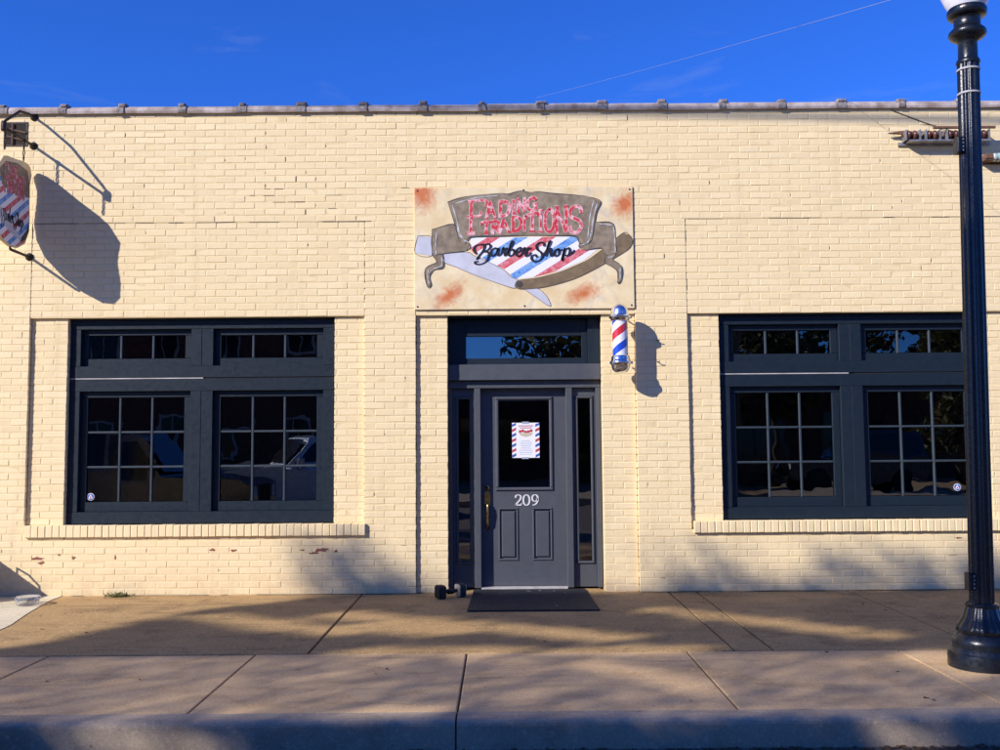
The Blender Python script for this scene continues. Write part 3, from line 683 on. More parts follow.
def paint_art(root, mp, stripe, t=.0012):
    lay = [('stripes', stripe, 1), ('blade', 'razor_steel', 2), ('blade_tip', 'razor_steel', 2), ('tang', 'razor_steel', 2), ('handle', 'razor_handle', 3), ('tail_left', 'banner_brown', 4), ('tail_right', 'banner_brown', 4), ('curl_left', 'banner_brown', 5), ('curl_right', 'banner_brown', 5), ('banner', 'banner_brown', 6)]
    for k, mt, z in lay:
        m = MB(); m.prism(ART[k], mp, 0, z*t); o = m.obj(k, mt, root)
        e = MB(); P_ = ART[k] + ART[k][:1]
        jw = lambda q, a: 2.4 + 2.0*math.sin(q*41 + len(P_))
        if k != 'stripes':
            ribbon(e, spline(P_, 4), (lambda q, a: 1.6) if 'b' == k[0] and k != 'banner' or k in ('tang', 'handle') else jw, mp, 0, z*t + .0005); e.obj('outline', 'banner_edge', o)
    for st in ([(208,140),(226,196),(240,250),(262,288)],[(150,250),(146,300),(150,340)],[(230,232),(244,268),(276,292)],[(772,120),(758,180),(750,270)],[(786,130),(770,200),(764,262)],[(790,214),(846,220)],[(852,224),(858,280),(860,330)],[(120,400),(118,430),(124,458)],[(172,350),(172,384),(140,398)],[(880,392),(880,436)],[(724,300),(750,290),(764,250)],[(832,350),(850,346)],[(222,134),(300,112),(390,102)]):
        m = MB(); ribbon(m, spline(st, 5), lambda q, a: 1.2 + 3.4*math.sin(q*9)**2, mp, 0, 7.6*t); m.obj('highlight', 'banner_light', root)
    m = MB(); m.lathe([(1, 0), (1, 1)], 16); m2 = MB(); c = [(482 + 14*math.cos(a*math.pi/8), 458 + 13*math.sin(a*math.pi/8)) for a in range(16)]; m2.prism(c, mp, 0, 4.2*t); m2.obj('rivet', 'banner_edge', root)
    word(root, FT, mp, 8*t + .001, 12.5)
    for i, st in enumerate(SCR):
        m = MB(); ribbon(m, spline(st, 7), lambda q, a: 2.2 + 7.2*max(0, abs(math.sin(a + .35)))**1.6, mp, 0, 9*t + i*.00013); m.obj('script_letter', 'ink_black', root)
BX0, BX1, BZ0, BZ1 = -.845, 1.345, 2.789, 4.022
def wall_art(x, y, d):
    xx = x - (y-72)*.0267; yy = y + (x-55)*.0115
    return (BX0 + (xx-56)/870*(BX1-BX0), -.017 - d, BZ1 - (yy-72)/489*(BZ1-BZ0))
bo = box('shop_sign', 'sign_board', None, BX0, BX1, -.017, -.002, BZ0, BZ1, c=.002)
tag(bo, 'painted sign board with razor, brown banner and striped lettering above the door', 'sign')
paint_art(bo, wall_art, 'stripes_wall')
for x in (BX0+.03, BX1-.03, .25):
    for z in (BZ0+.03, BZ1-.03):
        m = MB(); m.lathe([(.009, 0), (.009, -.003), (.005, -.005)], 10, (x, -.017, z), 'Y'); m.obj('screw', 'dark_iron', bo)

# ------------------------------------------------------------------ hanging sign and its iron bracket
FX = -4.693
br = empty('sign_bracket', (FX, 0, 4.488), 'dark iron pipe bracket on the wall holding the hanging sign', 'bracket')
def at(o, m, name, mat, smooth=True):
    q = m.obj(name, mat, o, smooth); q.location = -Vector(o.location); return q
m = MB(); m.tube([(FX, 0, 4.488), (FX, -.60, 4.488)], .014, 10); at(br, m, 'arm', 'dark_iron')
m = MB(); m.tube([(FX, 0, 4.784), (FX, -.10, 4.782), (FX, -.28, 4.745), (FX, -.302, 4.735), (FX, -.33, 4.715), (FX, -.555, 4.555), (FX, -.575, 4.53), (FX, -.575, 4.48)], .013, 10); at(br, m, 'brace', 'dark_iron')
m = MB(); m.lathe([(.022, 4.45), (.026, 4.46), (.026, 4.53), (.02, 4.545)], 12, (FX, -.578, 0)); at(br, m, 'elbow', 'dark_iron')
for z in (4.784, 4.488):
    m = MB(); m.lathe([(.040, 0), (.040, -.006), (.022, -.010), (.020, -.022), (.014, -.024)], 16, (FX, 0, z), 'Y'); at(br, m, 'flange', 'dark_iron')
br2 = empty('lower_bracket', (FX-.01, 0, 3.354), 'short dark iron pipe arm with turned up end below the hanging sign', 'bracket')
m = MB(); m.tube([(FX-.01, 0, 3.354), (FX-.01, -.35, 3.354), (FX-.01, -.375, 3.36), (FX-.01, -.385, 3.385), (FX-.01, -.385, 3.415)], .014, 10); at(br2, m, 'arm', 'dark_iron')
m = MB(); m.lathe([(.040, 0), (.040, -.006), (.022, -.010), (.020, -.022), (.014, -.024)], 16, (FX-.01, 0, 3.354), 'Y'); at(br2, m, 'flange', 'dark_iron')
SH = [(-.009,4.181),(.02,4.25),(.074,4.271),(.16,4.273),(.33,4.246),(.479,4.232),(.554,4.209),(.64,4.108),(.623,3.884),(.652,3.703),(.648,3.551),(.608,3.46),(.535,3.404),(.388,3.375),(.24,3.389),(.09,3.462),(.024,3.581),(.004,3.712),(.021,3.907),(.025,4.061)]
SH = [(a + .03, b) for a, b in SH]
hx = lambda s: -4.705 + .02*s
hang = empty('hanging_sign', (FX, -.35, 3.82), 'scalloped painted hanging sign board, seen nearly edge on, under iron bracket', 'sign')
mpb = lambda a, b, d: (hx(a) + d, -a, b)
m = MB(); m.prism(SH, mpb, -.012, .012); at(hang, m, 'board', 'hanging_board', False)
def hang_art(x, y, d):
    s = .67 - (x-150)/700*.62; z = 4.215 - (y-90)/400*.80
    return (hx(s) + .012 + d, -s, z)
def clip_z(poly, z0, keep_above):
    out = []; n_ = len(poly)
    for i in range(n_):
        p, q = poly[i], poly[(i+1) % n_]; ip, iq = (p[1] >= z0) == keep_above, (q[1] >= z0) == keep_above
        if ip: out.append(p)
        if ip != iq: t = (z0-p[1])/(q[1]-p[1]); out.append((p[0]+(q[0]-p[0])*t, z0))
    return out
INS = [(.345 + (a-.345)*.95, 3.84 + (b-3.84)*.965) for a, b in SH]
before = set(bpy.data.objects)
mpf = lambda a, b, d: (hx(a) + .012 + d, -a, b)
m = MB(); m.prism(clip_z(INS, 4.0, False), mpf, 0, .001); m.obj('striped_field', 'stripes_hang', hang)
m = MB(); m.prism([(.60,3.93),(.655,4.07),(.54,4.17),(.33,4.215),(.12,4.20),(.06,4.08),(.05,3.94),(.30,3.90)], mpf, 0, .002); m.obj('banner', 'banner_brown', hang)
word(hang, [(c, x0, x1, y0, y1, z0, z1) for c, x0, x1, y0, y1, z0, z1 in FT], hang_art, .004, 13)
for i, st in enumerate(SCR):
    m = MB(); ribbon(m, spline([(x*1.25-150, 40 + y*1.12-30) for x, y in st], 7), lambda q, a: 2.5 + 8*abs(math.sin(a + .35))**1.6, hang_art, 0, .004 + i*.0001); m.obj('script_letter', 'ink_black', hang)
m = MB(); m.prism([(.62,3.72),(.66,3.62),(.45,3.52),(.22,3.47),(.20,3.50),(.42,3.60)], mpf, 0, .0025); m.obj('razor_blade', 'razor_steel', hang)
m = MB(); m.prism([(.22,3.46),(.20,3.51),(.10,3.60),(.045,3.68),(.05,3.60),(.12,3.50)], mpf, 0, .003); m.obj('razor_handle', 'banner_edge', hang)
for o in set(bpy.data.objects) - before:
    if o.parent == hang: o.location = -Vector(hang.location)
for s in (.19, .55):
    m = MB()
    for k in range(4):
        z = 4.462 - k*.052; pts = [(FX + (0 if k % 2 else .009*math.cos(t)), -s + (.009*math.cos(t) if k % 2 else 0), z + .028*math.sin(t)) for t in np.linspace(0, 2*math.pi, 11)]
        m.tube(pts, .0052, 5)
    at(hang, m, 'chain', 'dark_iron')
    m = MB(); m.lathe([(.02,-.01),(.02,.01)], 10, (FX, -s, 4.488), 'Y'); at(hang, m, 'hook_ring', 'dark_iron')

# ------------------------------------------------------------------ barber pole
PX, PY = 1.172, -.20
bp = empty('barber_pole', (PX, PY, 2.12), 'red white and blue striped barber pole with chrome caps beside the door', 'barber pole')
def pl_(prof, name, mat, seg=32): m = MB(); m.lathe(prof, seg); m.v = [(x*1.05, y*1.05, z) for x, y, z in m.v]; o = m.obj(name, mat, bp); smooth_angle(o, 50); return o
pl_([(.071,.175),(.071,.52)], 'striped_cylinder', 'pole')
pl_([(.074,.515),(.082,.52),(.086,.535),(.096,.54),(.100,.548),(.100,.562),(.088,.57),(.084,.585),(.082,.60),(.076,.63),(.062,.658),(.040,.677),(.015,.686),(.0,.688)], 'top_cap', 'chrome')
pl_([(0,.0),(.03,.004),(.058,.018),(.076,.04),(.084,.07),(.088,.09),(.100,.098),(.102,.108),(.100,.12),(.090,.128),(.086,.15),(.082,.172),(.074,.18)], 'bottom_cap', 'chrome')
for z in (.555, .11):
    m = MB(); m.tube([(.09,0,z),(.112,.0,z),(.115,.10,z),(.10,.225 if z > .3 else .2,z)], .008, 8); m.lathe([(.013,-.012),(.013,.012)], 10, (.108,0,z), 'X'); m.obj('wall_arm', 'chrome', bp, True)
def wall_hook(x, z):
    o = MB().tube([(x-.012, 0, z+.01), (x, -.03, z), (x+.004, -.045, z+.012)], .005, 6).obj('wall_hook', 'dark_iron')
    return o
tag(wall_hook(1.575, 2.455), 'small iron hook in the brick pier beside the barber pole, upper one', 'hook', None); tag(wall_hook(1.575, 2.245), 'small iron hook in the brick pier beside the barber pole, lower one', 'hook', None)

# ------------------------------------------------------------------ insulator racks on the wall
rk = empty('insulator_rack', (4.45, 0, 4.47), 'rusty steel rack with four brown spool insulators high on the wall behind the lamp post', 'insulator rack')
m = MB(); m.box(4.03, 4.95, -.022, -.002, 4.415, 4.450); m.box(4.10, 4.92, -.12, -.022, 4.432, 4.447); at(rk, m, 'channel', 'galv', False)
m = MB(); m.bbox(4.34, 4.96, -.135, -.115, 4.553, 4.578, c=.003); m.box(4.10, 4.93, -.014, -.001, 4.45, 4.565); at(rk, m, 'rail', 'rust', False)
m = MB(); m.prism([(3.92,4.535),(4.12,4.565),(4.14,4.50),(4.07,4.49),(4.06,4.525)], lambda a, b, d: (a, d, b), -.03, -.06); at(rk, m, 'end_bracket', 'rust', False)
for x in (4.145, 4.345, 4.555, 4.835):
    for k in (-.03, .03):
        m = MB(); m.lathe([(.012,-.022),(.040,-.020),(.048,-.008),(.044,.006),(.02,.014),(.012,.022)], 16, (x+k, -.075, 4.505), 'X'); at(rk, m, 'insulator', 'brown_glaze')
    m = MB(); m.tube([(x-.085,-.075,4.505),(x+.085,-.075,4.505)], .010, 8); at(rk, m, 'bolt', 'rust')
    for k in (-.07, .07): m = MB(); m.box(x+k-.005, x+k+.005, -.12, -.002, 4.447, 4.55); at(rk, m, 'clevis', 'galv', False)
rk2 = empty('glass_insulator_bracket', (4.9, 0, 4.25), 'rusty bracket carrying a pale aqua glass insulator beside the lamp post', 'insulator rack')
m = MB(); m.box(4.84, 5.25, -.02, -.002, 4.22, 4.255); m.bbox(4.845, 5.2, -.11, -.02, 4.235, 4.25, c=.002); m.bbox(4.86, 4.93, -.12, -.02, 4.25, 4.30, c=.004); at(rk2, m, 'arm', 'rust', False)
m = MB(); m.lathe([(.015,-.05),(.035,-.045),(.045,-.02),(.032,-.006),(.045,.01),(.04,.035),(.015,.045)], 18, (4.985, -.08, 4.27), 'X'); at(rk2, m, 'insulator', 'aqua_glass')
m = MB(); m.tube([(3.98,-.006,4.79),(4.3,-.006,4.66),(4.62,-.02,4.55)], .004, 5); tag(m.obj('drop_wire', 'cable_dark'), 'thin dark wire running down the wall to the insulator rack', 'wire')

# ------------------------------------------------------------------ lamp post
lp = empty('street_lamp', (3.10, -3.16, 0), 'black fluted cast iron lamp post with white globe on the pavement', 'street lamp'); lp.rotation_euler = (0, R(1.05), 0)
def lm(prof, name, mat='lamp_black', seg=48, fl=0, fd=0.): m = MB(); m.lathe(prof, seg, fl=fl, fd=fd); o = m.obj(name, mat, lp); smooth_angle(o, 40); return o
lm([(.210,-.02),(.212,.06),(.208,.088),(.196,.098),(.190,.118),(.180,.125)], 'plinth')
lm([(.180,.124),(.186,.15),(.178,.178),(.160,.20),(.150,.212)], 'base_ring')
lm([(.146,.20),(.160,.222),(.164,.235),(.154,.258),(.130,.292),(.114,.325),(.104,.360),(.097,.378)], 'base_bell', fl=14, fd=.05, seg=112)
lm([(.090,.372),(.099,.378),(.101,.392),(.094,.402),(.082,.407)], 'base_collar')
lm([(.0765,.405),(.070,4.0)], 'shaft', seg=120, fl=12, fd=.10)
lm([(.068,3.975),(.074,3.98),(.076,3.992),(.070,4.008),(.062,4.014),(.060,4.125),(.066,4.135),(.085,4.148),(.110,4.166),(.119,4.184),(.115,4.204),(.100,4.220),(.090,4.228),(.084,4.24),(.082,4.285),(.090,4.298),(.112,4.304),(.122,4.315),(.125,4.345),(.118,4.362)], 'capital')
lm([(.108,4.358),(.135,4.40),(.172,4.49),(.190,4.58),(.186,4.69),(.158,4.80),(.12,4.89),(.085,4.95),(.055,4.98)], 'globe', 'globe')
lm([(.06,4.975),(.065,4.99),(.03,5.01),(.02,5.04),(.026,5.06),(.012,5.09),(0,5.11)], 'finial')
for z in (3.93, 3.765): lm([(.0725,z),(.074,z+.002),(.074,z+.011),(.0725,z+.013)], 'strap', 'strap_white', 32)
def lbox(z, name, dx=.105):
    m = MB(); m.bbox(-dx, -.05, -.045, .02, z-.055, z+.055, c=.008); o = m.obj(name, 'lamp_black', lp)
    m = MB()
    for k in range(4): m.bbox(-.072, -.062, -.0485, -.045, z-.045+k*.025, z-.033+k*.025, c=.002)
    m.obj('bolt', 'galv', o)
lbox(3.415, 'banner_bracket'); lbox(.54, 'junction_box', .10)

# ------------------------------------------------------------------ small things on the pavement
mt = MB(); c = .03; mt.prism([(-.30,-1.035),(.852,-1.035),(.83,.155),(-.275,.155)], lambda a, b, d: (a, b, d), .003, .013)
mat = mt.obj('door_mat', 'black_rubber'); tag(mat, 'flat black rubber door mat in front of the door', 'mat')
m = MB()
for k in range(12): 
    x, y = random.uniform(-.25,.8), random.uniform(-1.0,.1); a = random.uniform(.004,.011); m.box(x-a, x+a, y-a*.6, y+a*.6, .013, .0155)
m.obj('lint', 'ink_grey', mat)['kind'] = 'stuff'
db = empty('dumbbell', (-.485, -.255, .062), 'black adjustable dumbbell with pale end lying on pavement beside door', 'dumbbell'); db.rotation_euler = (0, 0, R(28))
def head(x, mat1, mat2):
    pr_ = [(.062*max(-1, min(1, 1.25*math.cos(t))), .062*max(-1, min(1, 1.25*math.sin(t)))) for t in np.linspace(0, 2*math.pi, 25)[:-1]]
    m = MB(); m.prism(pr_, lambda a, b, d: (x + d, a, b), -.026, .026); o = m.obj('weight', mat1, db)
    m = MB(); m.prism([(a*.9, b*.9) for a, b in pr_], lambda a, b, d: (x + d, a, b), -.036, -.026); m.prism([(a*.9, b*.9) for a, b in pr_], lambda a, b, d: (x + d, a, b), .026, .036); m.obj('end_plate', mat2, o)
head(-.105, 'black_rubber', 'black_plastic'); head(.105, 'black_rubber', 'beige_plastic')
m = MB(); m.lathe([(.016,-.078),(.018,-.04),(.021,0),(.018,.04),(.016,.078)], 14, axis='X'); m.obj('handle', 'black_plastic', db, True)
m = MB(); m.lathe([(.026,-.03),(.026,.03)], 14, (0,0,-.005), axis='X'); m.obj('grip_band', 'black_plastic', db, True)
ag = MB(); ag.lathe([(.0,.002),(.085,.002),(.095,.01),(.108,.055),(.110,.075),(.102,.080),(.092,.072),(.078,.022),(.0,.018)], 28); ao = ag.obj('glass_ashtray', 'clear_glass', None, True); ao.location = (-4.37, -.52, .006)
tag(ao, 'round clear glass ashtray bowl on the pale concrete by the wall', 'ashtray')
wd_ = MB()
for k in range(70):
    a = random.uniform(0, 6.28); l = random.uniform(.04,.12); x = -3.72 + random.gauss(0,.055); y = -.05 + random.gauss(0,.03); p = Vector((x, y, 0)); q = Vector((math.cos(a)*l, math.sin(a)*l*.6 - .01, random.uniform(.01,.06))); s_ = Vector((-math.sin(a), math.cos(a), 0))*.006
    wd_.add([p - s_, p + s_, p + q*.6 + s_, p + q, p + q*.6 - s_], [(0,1,2,3,4)])
tag(wd_.obj('weed', 'weed_green'), 'small green weed tuft growing at the foot of the wall', 'weed')
# fallen leaves: in the gutter and a few on the slabs
lf = MB()
def leaf(x, y, z, r):
    a = random.uniform(0, 6.28); cs, sn = math.cos(a), math.sin(a); pts = [(-1,0),(-.4,.45),(.3,.5),(1,0),(.3,-.5),(-.4,-.45)]
    lf.add([(x + r*(p*cs - q*sn), y + r*(p*sn + q*cs), z + random.uniform(.0,.6)*r*.8) for p, q in pts], [(0,1,2,3,4,5)])
for k in range(330):
    c0 = random.choice((-1.55,-.4,1.0,1.25,1.5,2.1,2.3,2.5,.3)); leaf(c0 + random.gauss(0,.22), -4.31 - abs(random.gauss(0,.035)), -.147, random.uniform(.008,.028))
for k in range(55): leaf(random.uniform(-4.5,4.5), random.uniform(-4.1,-.15), .003, random.uniform(.007,.02))
lo = lf.obj('leaf_litter', 'dry_leaf'); tag(lo, 'dry brown leaf litter in the gutter along the kerb', 'leaves', kind='stuff')
# storage box off to the left of the window, with wire handle
bx = empty('storage_box', (-5.5, -.32, 0), 'low wooden storage box with wire handle against the wall', 'storage box')
def bb(name, mat_, *a, c=.004): m = MB(); m.bbox(*a, c=c); o = m.obj(name, mat_, bx); return o
for k in range(4): bb('side_plank', 'old_wood', .405, .425, -.30, .30, .03+k*.098, .125+k*.098); bb('side_plank', 'old_wood', -.425, -.405, -.30, .30, .03+k*.098, .125+k*.098); bb('front_plank', 'old_wood', -.425, .425, -.325, -.301, .03+k*.098, .125+k*.098)
bb('lid', 'old_wood', -.44, .44, -.34, .31, .425, .45)
m = MB(); m.tube([(.41,-.12,.45),(.41,-.12,.50),(.41,-.04,.535),(.41,.05,.52),(.41,.05,.45)], .010, 7); m.obj('handle', 'dark_iron', bx, True)

# ------------------------------------------------------------------ overhead cables
m = MB(); A = Vector((.93, 1.82, 5.741)); B = Vector((2.895, -2.617, 4.691)); D_ = (B-A)
A = Vector((.2, 3.5, 6.15)); pts = []
A0 = Vector((.9345, 1.8186, 5.741)); B0 = Vector((2.8948, -2.617, 4.691))
# real cable: roof mast behind the parapet to a pole in the street, passing above the wall top
CAMP = Vector((0, -9.4, 1.45)); rA = (A0 - CAMP)/11.5; rB = (B0 - CAMP)/7.0
PA = CAMP + rA*16.0; PB = CAMP + rB*7.6
for t in np.linspace(-.3, 2.4, 40): pts.append(PA + (PB-PA)*t + Vector((0, 0, .06*(t*(t-1)))))
tag(MB().tube(pts, .0018, 5).obj('overhead_wire', 'cable_pale'), 'thin pale wire crossing the sky above the roof', 'wire')
s0 = 6.5; pts = []
for X in np.linspace(-40, 40, 60):
    u = X + 1.31*s0; z = 4.80 - .0285*(u - .7) + .0005*(u-3)**2 + .915*s0; pts.append((X, -s0, z))
tag(MB().tube(pts, .026, 6).obj('utility_cable', 'cable_dark'), 'dark utility cable strung high along the street', 'cable')

# ------------------------------------------------------------------ across the street: trees, building, vehicles
def leaves_obj(name, mat_, pts, size, parent):
    n_ = len(pts); P_ = np.asarray(pts); u = rng.normal(size=(n_,3)); u /= np.linalg.norm(u, axis=1)[:,None]; r = rng.normal(size=(n_,3)); v = np.cross(u, r); v /= np.linalg.norm(v, axis=1)[:,None]
    sz = rng.uniform(size*.6, size*1.3, n_)[:,None]; a = u*sz; b = v*sz*.55
    V = np.stack([P_-a, P_+b, P_+a, P_-b], 1).reshape(-1,3); me = bpy.data.meshes.new(name)
    me.vertices.add(4*n_); me.vertices.foreach_set('co', V.ravel()); me.loops.add(4*n_); me.loops.foreach_set('vertex_index', np.arange(4*n_)); me.polygons.add(n_); me.polygons.foreach_set('loop_start', np.arange(0,4*n_,4)); me.polygons.foreach_set('loop_total', np.full(n_,4)); me.update(calc_edges=True)
    return link(name, me, mat_, parent)
# shade trees: crown clumps are set out so that their shade reaches the foot of the wall, with openings in the foliage
GAPS = [((-1.1,-1.02),(1.4,-1.80),.15), ((-.1,-.98),(3.8,-2.02),.16), ((.9,-1.5),(2.2,-1.86),.12), ((2.6,-.88),(5.9,-2.06),.125), ((2.3,-2.32),(3.5,-2.38),.14), ((3.8,-2.38),(4.8,-2.36),.14), ((4.4,-2.7),(6.0,-3.35),.06), ((4.6,-3.74),(4.95,-3.78),.11), ((3.3,-4.0),(4.2,-4.05),.10), ((6.5,-2.55),(7.4,-3.05),.16), ((7.6,-4.0),(8.0,-4.1),.10), ((1.95,.6),(2.5,.15),.10), ((2.7,.3),(3.1,.02),.12), ((3.3,.6),(3.75,.2),.12), ((4.55,.5),(4.9,.2),.10), ((-.1,-2.55),(1.2,-3.2),.08)]
def seg_d(p, a, b):
    ax, ay = a; bx_, by = b; dx, dy = bx_-ax, by-ay; t = max(0, min(1, ((p[0]-ax)*dx + (p[1]-ay)*dy)/(dx*dx+dy*dy))); return math.hypot(p[0]-ax-t*dx, p[1]-ay-t*dy)
def in_crown(u, v):
    left = np.interp(v, [-9,-3.5,-2.6,-2.24,-1.93,-1.27,-.76,-.15,.5], [-1.5,-1.2,-.75,-.42,-.5,-1.15,-1.5,-1.5,-2.0])
    if u < left: return False
    top = np.interp(u, [-2.2,-1.9,-1.3,-.85,-.6,.9,1.3,1.6,2.1,2.6,3.2,3.8,4.5,5.0,7,12,14], [.35,.58,.42,.05,-.16,-.2,.05,.42,.50,.30,.55,.25,.50,.32,.6,.4,-2])
    if v > top: return False
    return all(seg_d((u,v), a, b) > r for a, b, r in GAPS)
trees = [(-18.2, empty('street_tree', (-18.2,-15,0), 'tall broad street tree across the street, the one beside the parked grey pickup side', 'tree')), (-11.5, empty('street_tree', (-11.5,-15.2,0), 'tall broad street tree across the street, the one by the blue off-road car', 'tree'))]
trees[0][1]['label'] = 'tall broad leafy street tree across the street, farther from the pale blue car'; trees[1][1]['label'] = 'tall broad leafy street tree across the street, nearer the pale blue car'
for _, t_ in trees: t_['group'] = 'tall street trees across the street'
P1, P2 = [], []
def density(u, v):
    d = np.interp(v, [-9,-4.4,-4.35,-3.98,-3.86,-2.5,-2.42,-.08,.0,.3,.7], [.45,.5,.95,.95,.0,.0,.74,.76,.22,.14,.07])
    if -2.1 < u < -1.0 and v > -.1: d += .22
    k = math.sin(3.1*u+1.3*v) + math.sin(5.3*v-2.1*u+1) + math.sin(7.7*u+4.1*v+2) + math.sin(11*v-6.5*u)
    return d * (1 + (.05 if -3.9 < v < -2.4 else .15)*k)
for _ in range(205000):
    u, v = rng.uniform(-2.3, 13.5), rng.uniform(-6.8, .65)
    if rng.random() > density(u, v) or not in_crown(u + rng.normal(0,.05 if v < -.15 else .2), v + rng.normal(0,.035 if v < -.15 else .14)): continue
    s = 15 + rng.uniform(-1.1, 1.1); X = u - 1.31*s; p = (X, -s, v + .915*s); (P1 if X < -14.6 + rng.normal(0,.7) else P2).append(p)
F1, F2 = [], []                                   # thin, fine foliage between the denser layers
for _ in range(21000):
    u, v = rng.uniform(-2.3, 13.5), rng.uniform(-3.93, -2.44)
    if not in_crown(u, v): continue
    if rng.random() > .78 + .1*math.sin(1.9*u+2.2*v): continue
    s = 15 + rng.uniform(-1.1, 1.1); X = u - 1.31*s; p = (X, -s, v + .915*s); (F1 if X < -14.6 + rng.normal(0,.7) else F2).append(p)
leaves_obj('fine_foliage', 'leaf_green', F1, .042, trees[0][1]).location = (18.2, 15, 0); leaves_obj('fine_foliage', 'leaf_green', F2, .042, trees[1][1]).location = (11.5, 15.2, 0)
leaves_obj('crown', 'leaf_green', P1, .072, trees[0][1]).location = (18.2, 15, 0); leaves_obj('crown', 'leaf_green', P2, .072, trees[1][1]).location = (11.5, 15.2, 0)
for (x, t_), pts in zip(trees, (P1, P2)):
    y = t_.location.y; m = MB(); m.tube(spline([(0,0,-.2),(.05,.02,2.5),(-.04,0,5),(.06,.03,7.5),(0,.0,9.2)], 4), list(np.linspace(.42,.10,17)), 10); m.obj('trunk', 'bark', t_, True)
    for k in range(14):
        while True:
            q = pts[rng.integers(len(pts))]
            if q[2] + .915*q[1] < -4.5: break
        q = (q[0]-x, q[1]-y, q[2]); z0 = min(q[2]-1.2, rng.uniform(4.5, 9)); m = MB()
        m.tube(spline([(0,0,z0),(q[0]*.4,q[1]*.4,z0+(q[2]-z0)*.55),(q[0],q[1],q[2])], 5), list(np.linspace(.13,.02,11)), 6); m.obj('limb', 'bark', t_, True)
def small_tree(x, y, h, r, label, nl=9000, mt='leaf_olive', grp='trees in the lot across the street'):
    t_ = empty('lot_tree', (x, y, -.2), label, 'tree', grp); pts = []
    cl = [(rng.normal(0,r*.45), rng.normal(0,r*.45), h*.62 + rng.normal(0,h*.17), rng.uniform(.3,.5)*r) for _ in range(26)]
    for k in range(nl):
        c = cl[rng.integers(len(cl))]; d = rng.normal(size=3); d /= np.linalg.norm(d); rr = c[3]*rng.uniform(.5,1)
        pts.append((c[0]+d[0]*rr, c[1]+d[1]*rr, c[2]+d[2]*rr*.8))
    leaves_obj('crown', mt, pts, .16, t_); m = MB(); m.tube([(0,0,-.1),(.08,0,h*.25),(-.05,.05,h*.5),(0,0,h*.75)], [.22,.17,.12,.05], 9); m.obj('trunk', 'bark', t_, True)
    for c in cl[:7]:
        m = MB(); m.tube([(0,0,h*.32),(c[0]*.5,c[1]*.5,(h*.32+c[2])*.52),(c[0],c[1],c[2])], [.08,.05,.02], 6); m.obj('limb', 'bark', t_, True)
small_tree(4.6, -28, 9.5, 3.4, 'round olive green tree in the lot across from the shop door')
small_tree(10.8, -27, 8.5, 3.2, 'olive green tree between two others in the lot, across from the lamp post')
small_tree(18.8, -29, 9.0, 3.0, 'olive green tree at the far end of the lot, past the brown shop row')
# brick building across the street
ab = empty('brick_building', (-15, -30, -.2), 'two storey red brick building across the street', 'building')
m = MB(); m.box(-11, 11.5, -10, 0, 0, 8.4); m.obj('wall', 'brick_red', ab); m = MB(); m.box(-11.1, 11.6, -10.1, .1, 8.4, 8.8); m.obj('parapet', 'trim_pale', ab)
for fl_, z in ((0, .9), (1, 4.9)):
    for k in range(8):
        x = -9.6 + k*2.7; m = MB(); m.box(x-.6, x+.6, .0, .05, z, z+2.0); wv = m.obj('window', 'trim_pale', ab); m = MB(); m.box(x-.5, x-.03, .05, .06, z+.1, z+1.9); m.box(x+.03, x+.5, .05, .06, z+.1, z+1.9); m.obj('pane', 'auto_glass', wv)
sb = empty('shop_row', (12, -34, -.2), 'low brown brick shop row behind the lot across the street', 'building')
m = MB(); m.box(-15.2, 15, -8, 0, 0, 4.6); m.obj('wall', 'brick_red', sb); m = MB(); m.box(-15.3, 15.1, -8.1, .1, 4.6, 4.85); m.obj('parapet', 'coping_joint', sb)
for k in range(7):
    x = -12.6 + k*4.2; m = MB(); m.box(x-1.4, x+1.4, .0, .06, .5, 2.9); wv = m.obj('window', 'old_wood', sb); m = MB(); m.box(x-1.3, x-.04, .06, .075, .6, 2.8); m.box(x+.04, x+1.3, .06, .075, .6, 2.8); m.obj('pane', 'auto_glass', wv)
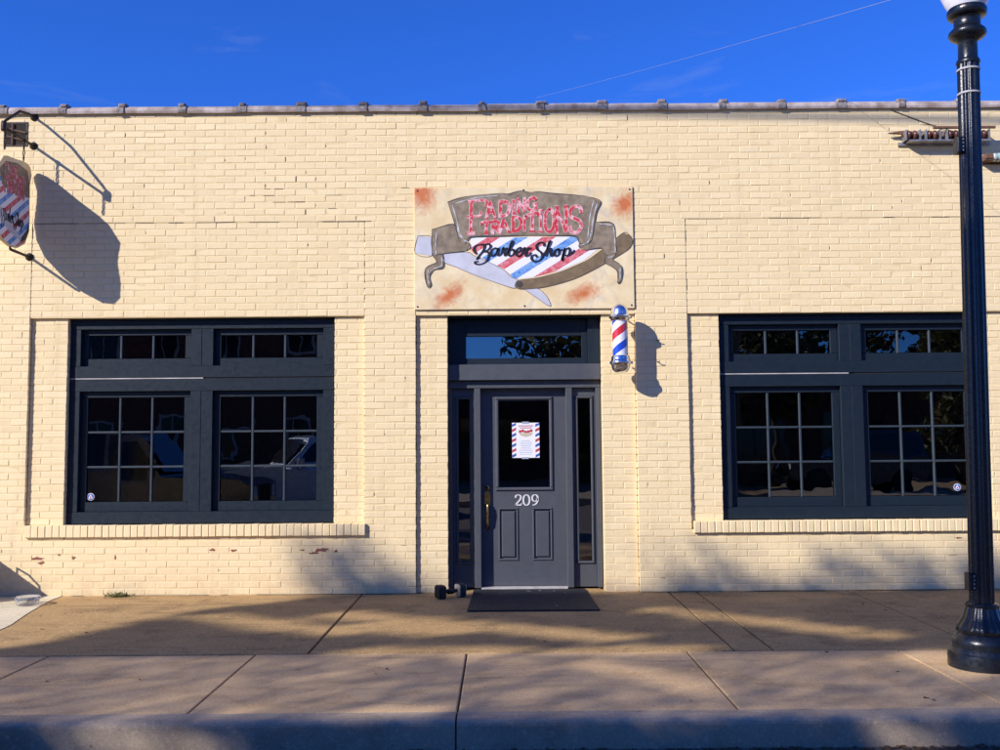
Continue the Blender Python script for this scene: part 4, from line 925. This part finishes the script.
# vehicles
def suv(name, loc, rz, paint, label, group='vehicles parked along the street'):
    e = empty(name, loc, label, 'car', group); e.rotation_euler = (0, 0, rz)
    mp = lambda a, b, d: (a, d, b)
    def arch(cx, r=.42): return [(cx + r*math.cos(t), .38 + r*math.sin(t)) for t in np.linspace(math.pi-.2, .2, 8)]
    low = [(-2.1,.42)] + arch(-1.3) + [(-.8,.40),(.8,.40)] + arch(1.32) + [(2.05,.45),(2.12,.62),(2.12,.98),(1.95,1.06),(.72,1.14),(-2.12,1.12),(-2.16,.6)]
    m = MB(); m.prism(low, mp, -.84, .84); m.obj('body', paint, e)
    cab = [(-2.1,1.12),(-2.02,1.78),(-1.85,1.84),(.05,1.84),(.22,1.78),(.72,1.14)]
    m = MB(); n_ = len(cab); tp = lambda z: .80 - (z-1.12)*.16
    m.add([(a, -tp(b), b) for a, b in cab] + [(a, tp(b), b) for a, b in cab], [tuple(range(n_)), tuple(range(2*n_-1,n_-1,-1))] + [(i,n_+i,n_+(i+1)%n_,(i+1)%n_) for i in range(n_)]); m.obj('cabin', paint, e)
    m = MB(); m.add([(.705,-.70,1.2),(.705,.70,1.2),(.27,.62,1.74),(.27,-.62,1.74)], [(0,1,2,3)]); g = m.obj('windscreen', 'auto_glass', e); g.location = (.02,0,.01)
    for sd in (-1, 1):
        for a, b, c_, d in ((-.1,.55,.12,-.1),(-1.0,-.18,-.18,-1.0),(-1.95,-1.08,-1.08,-1.9)):
            m = MB(); z0, z1 = 1.2, 1.72; m.add([(a,sd*(tp(z0)+.006),z0),(b,sd*(tp(z0)+.006),z0),(c_,sd*(tp(z1)+.006),z1),(d,sd*(tp(z1)+.006),z1)], [(0,1,2,3)]); m.obj('side_window', 'auto_glass', e)
        m = MB(); m.lathe([(.0,0),(.09,0),(.10,.02)], 16, (2.115,sd*.58,.86), 'X'); m.obj('headlight', 'head_lens', e)
        m = MB(); m.bbox(-2.18,-2.12,sd*.72-.07,sd*.72+.07,.78,1.0,c=.01); m.obj('tail_light', 'tail_lens', e)
        m = MB(); m.bbox(.42,.54,sd*.93-.08,sd*.93+.08,1.18,1.34,c=.02); m.obj('mirror', paint, e)
        for cx in (-1.3, 1.32):
            m = MB(); m.lathe([(.2,-.11),(.34,-.11),(.38,-.07),(.38,.07),(.34,.11),(.2,.11)], 24, (cx,sd*.80,.38-.0), 'Y'); wh = m.obj('wheel', 'tyre', e); m = MB(); m.lathe([(0,-.09),(.21,-.09),(.21,.09),(0,.09)], 16, (cx,sd*.80,.38), 'Y'); m.obj('rim', 'rim_metal', wh)
    m = MB()
    for k in range(7): m.bbox(2.11,2.13,-.34+k*.105-.025,-.34+k*.105+.025,.68,.98,c=.004)
    m.obj('grille', 'black_plastic', e); m = MB(); m.bbox(2.1,2.26,-.86,.86,.46,.60,c=.02); m.bbox(-2.28,-2.14,-.86,.86,.46,.60,c=.02); m.obj('bumper', 'black_plastic', e)
    return e
suv('off_road_car', (-4.5, -12.4, -.15), R(150), 'car_blue', 'pale blue off-road car with slotted grille parked across the street')
suv('off_road_car', (11.2, -20.5, -.2), R(178), 'car_charcoal', 'charcoal off-road car parked in the lot across the street')
suv('off_road_car', (-6.0, -6.15, -.15), R(1), 'car_grey', 'grey off-road car parked at the kerb beyond the hanging sign')
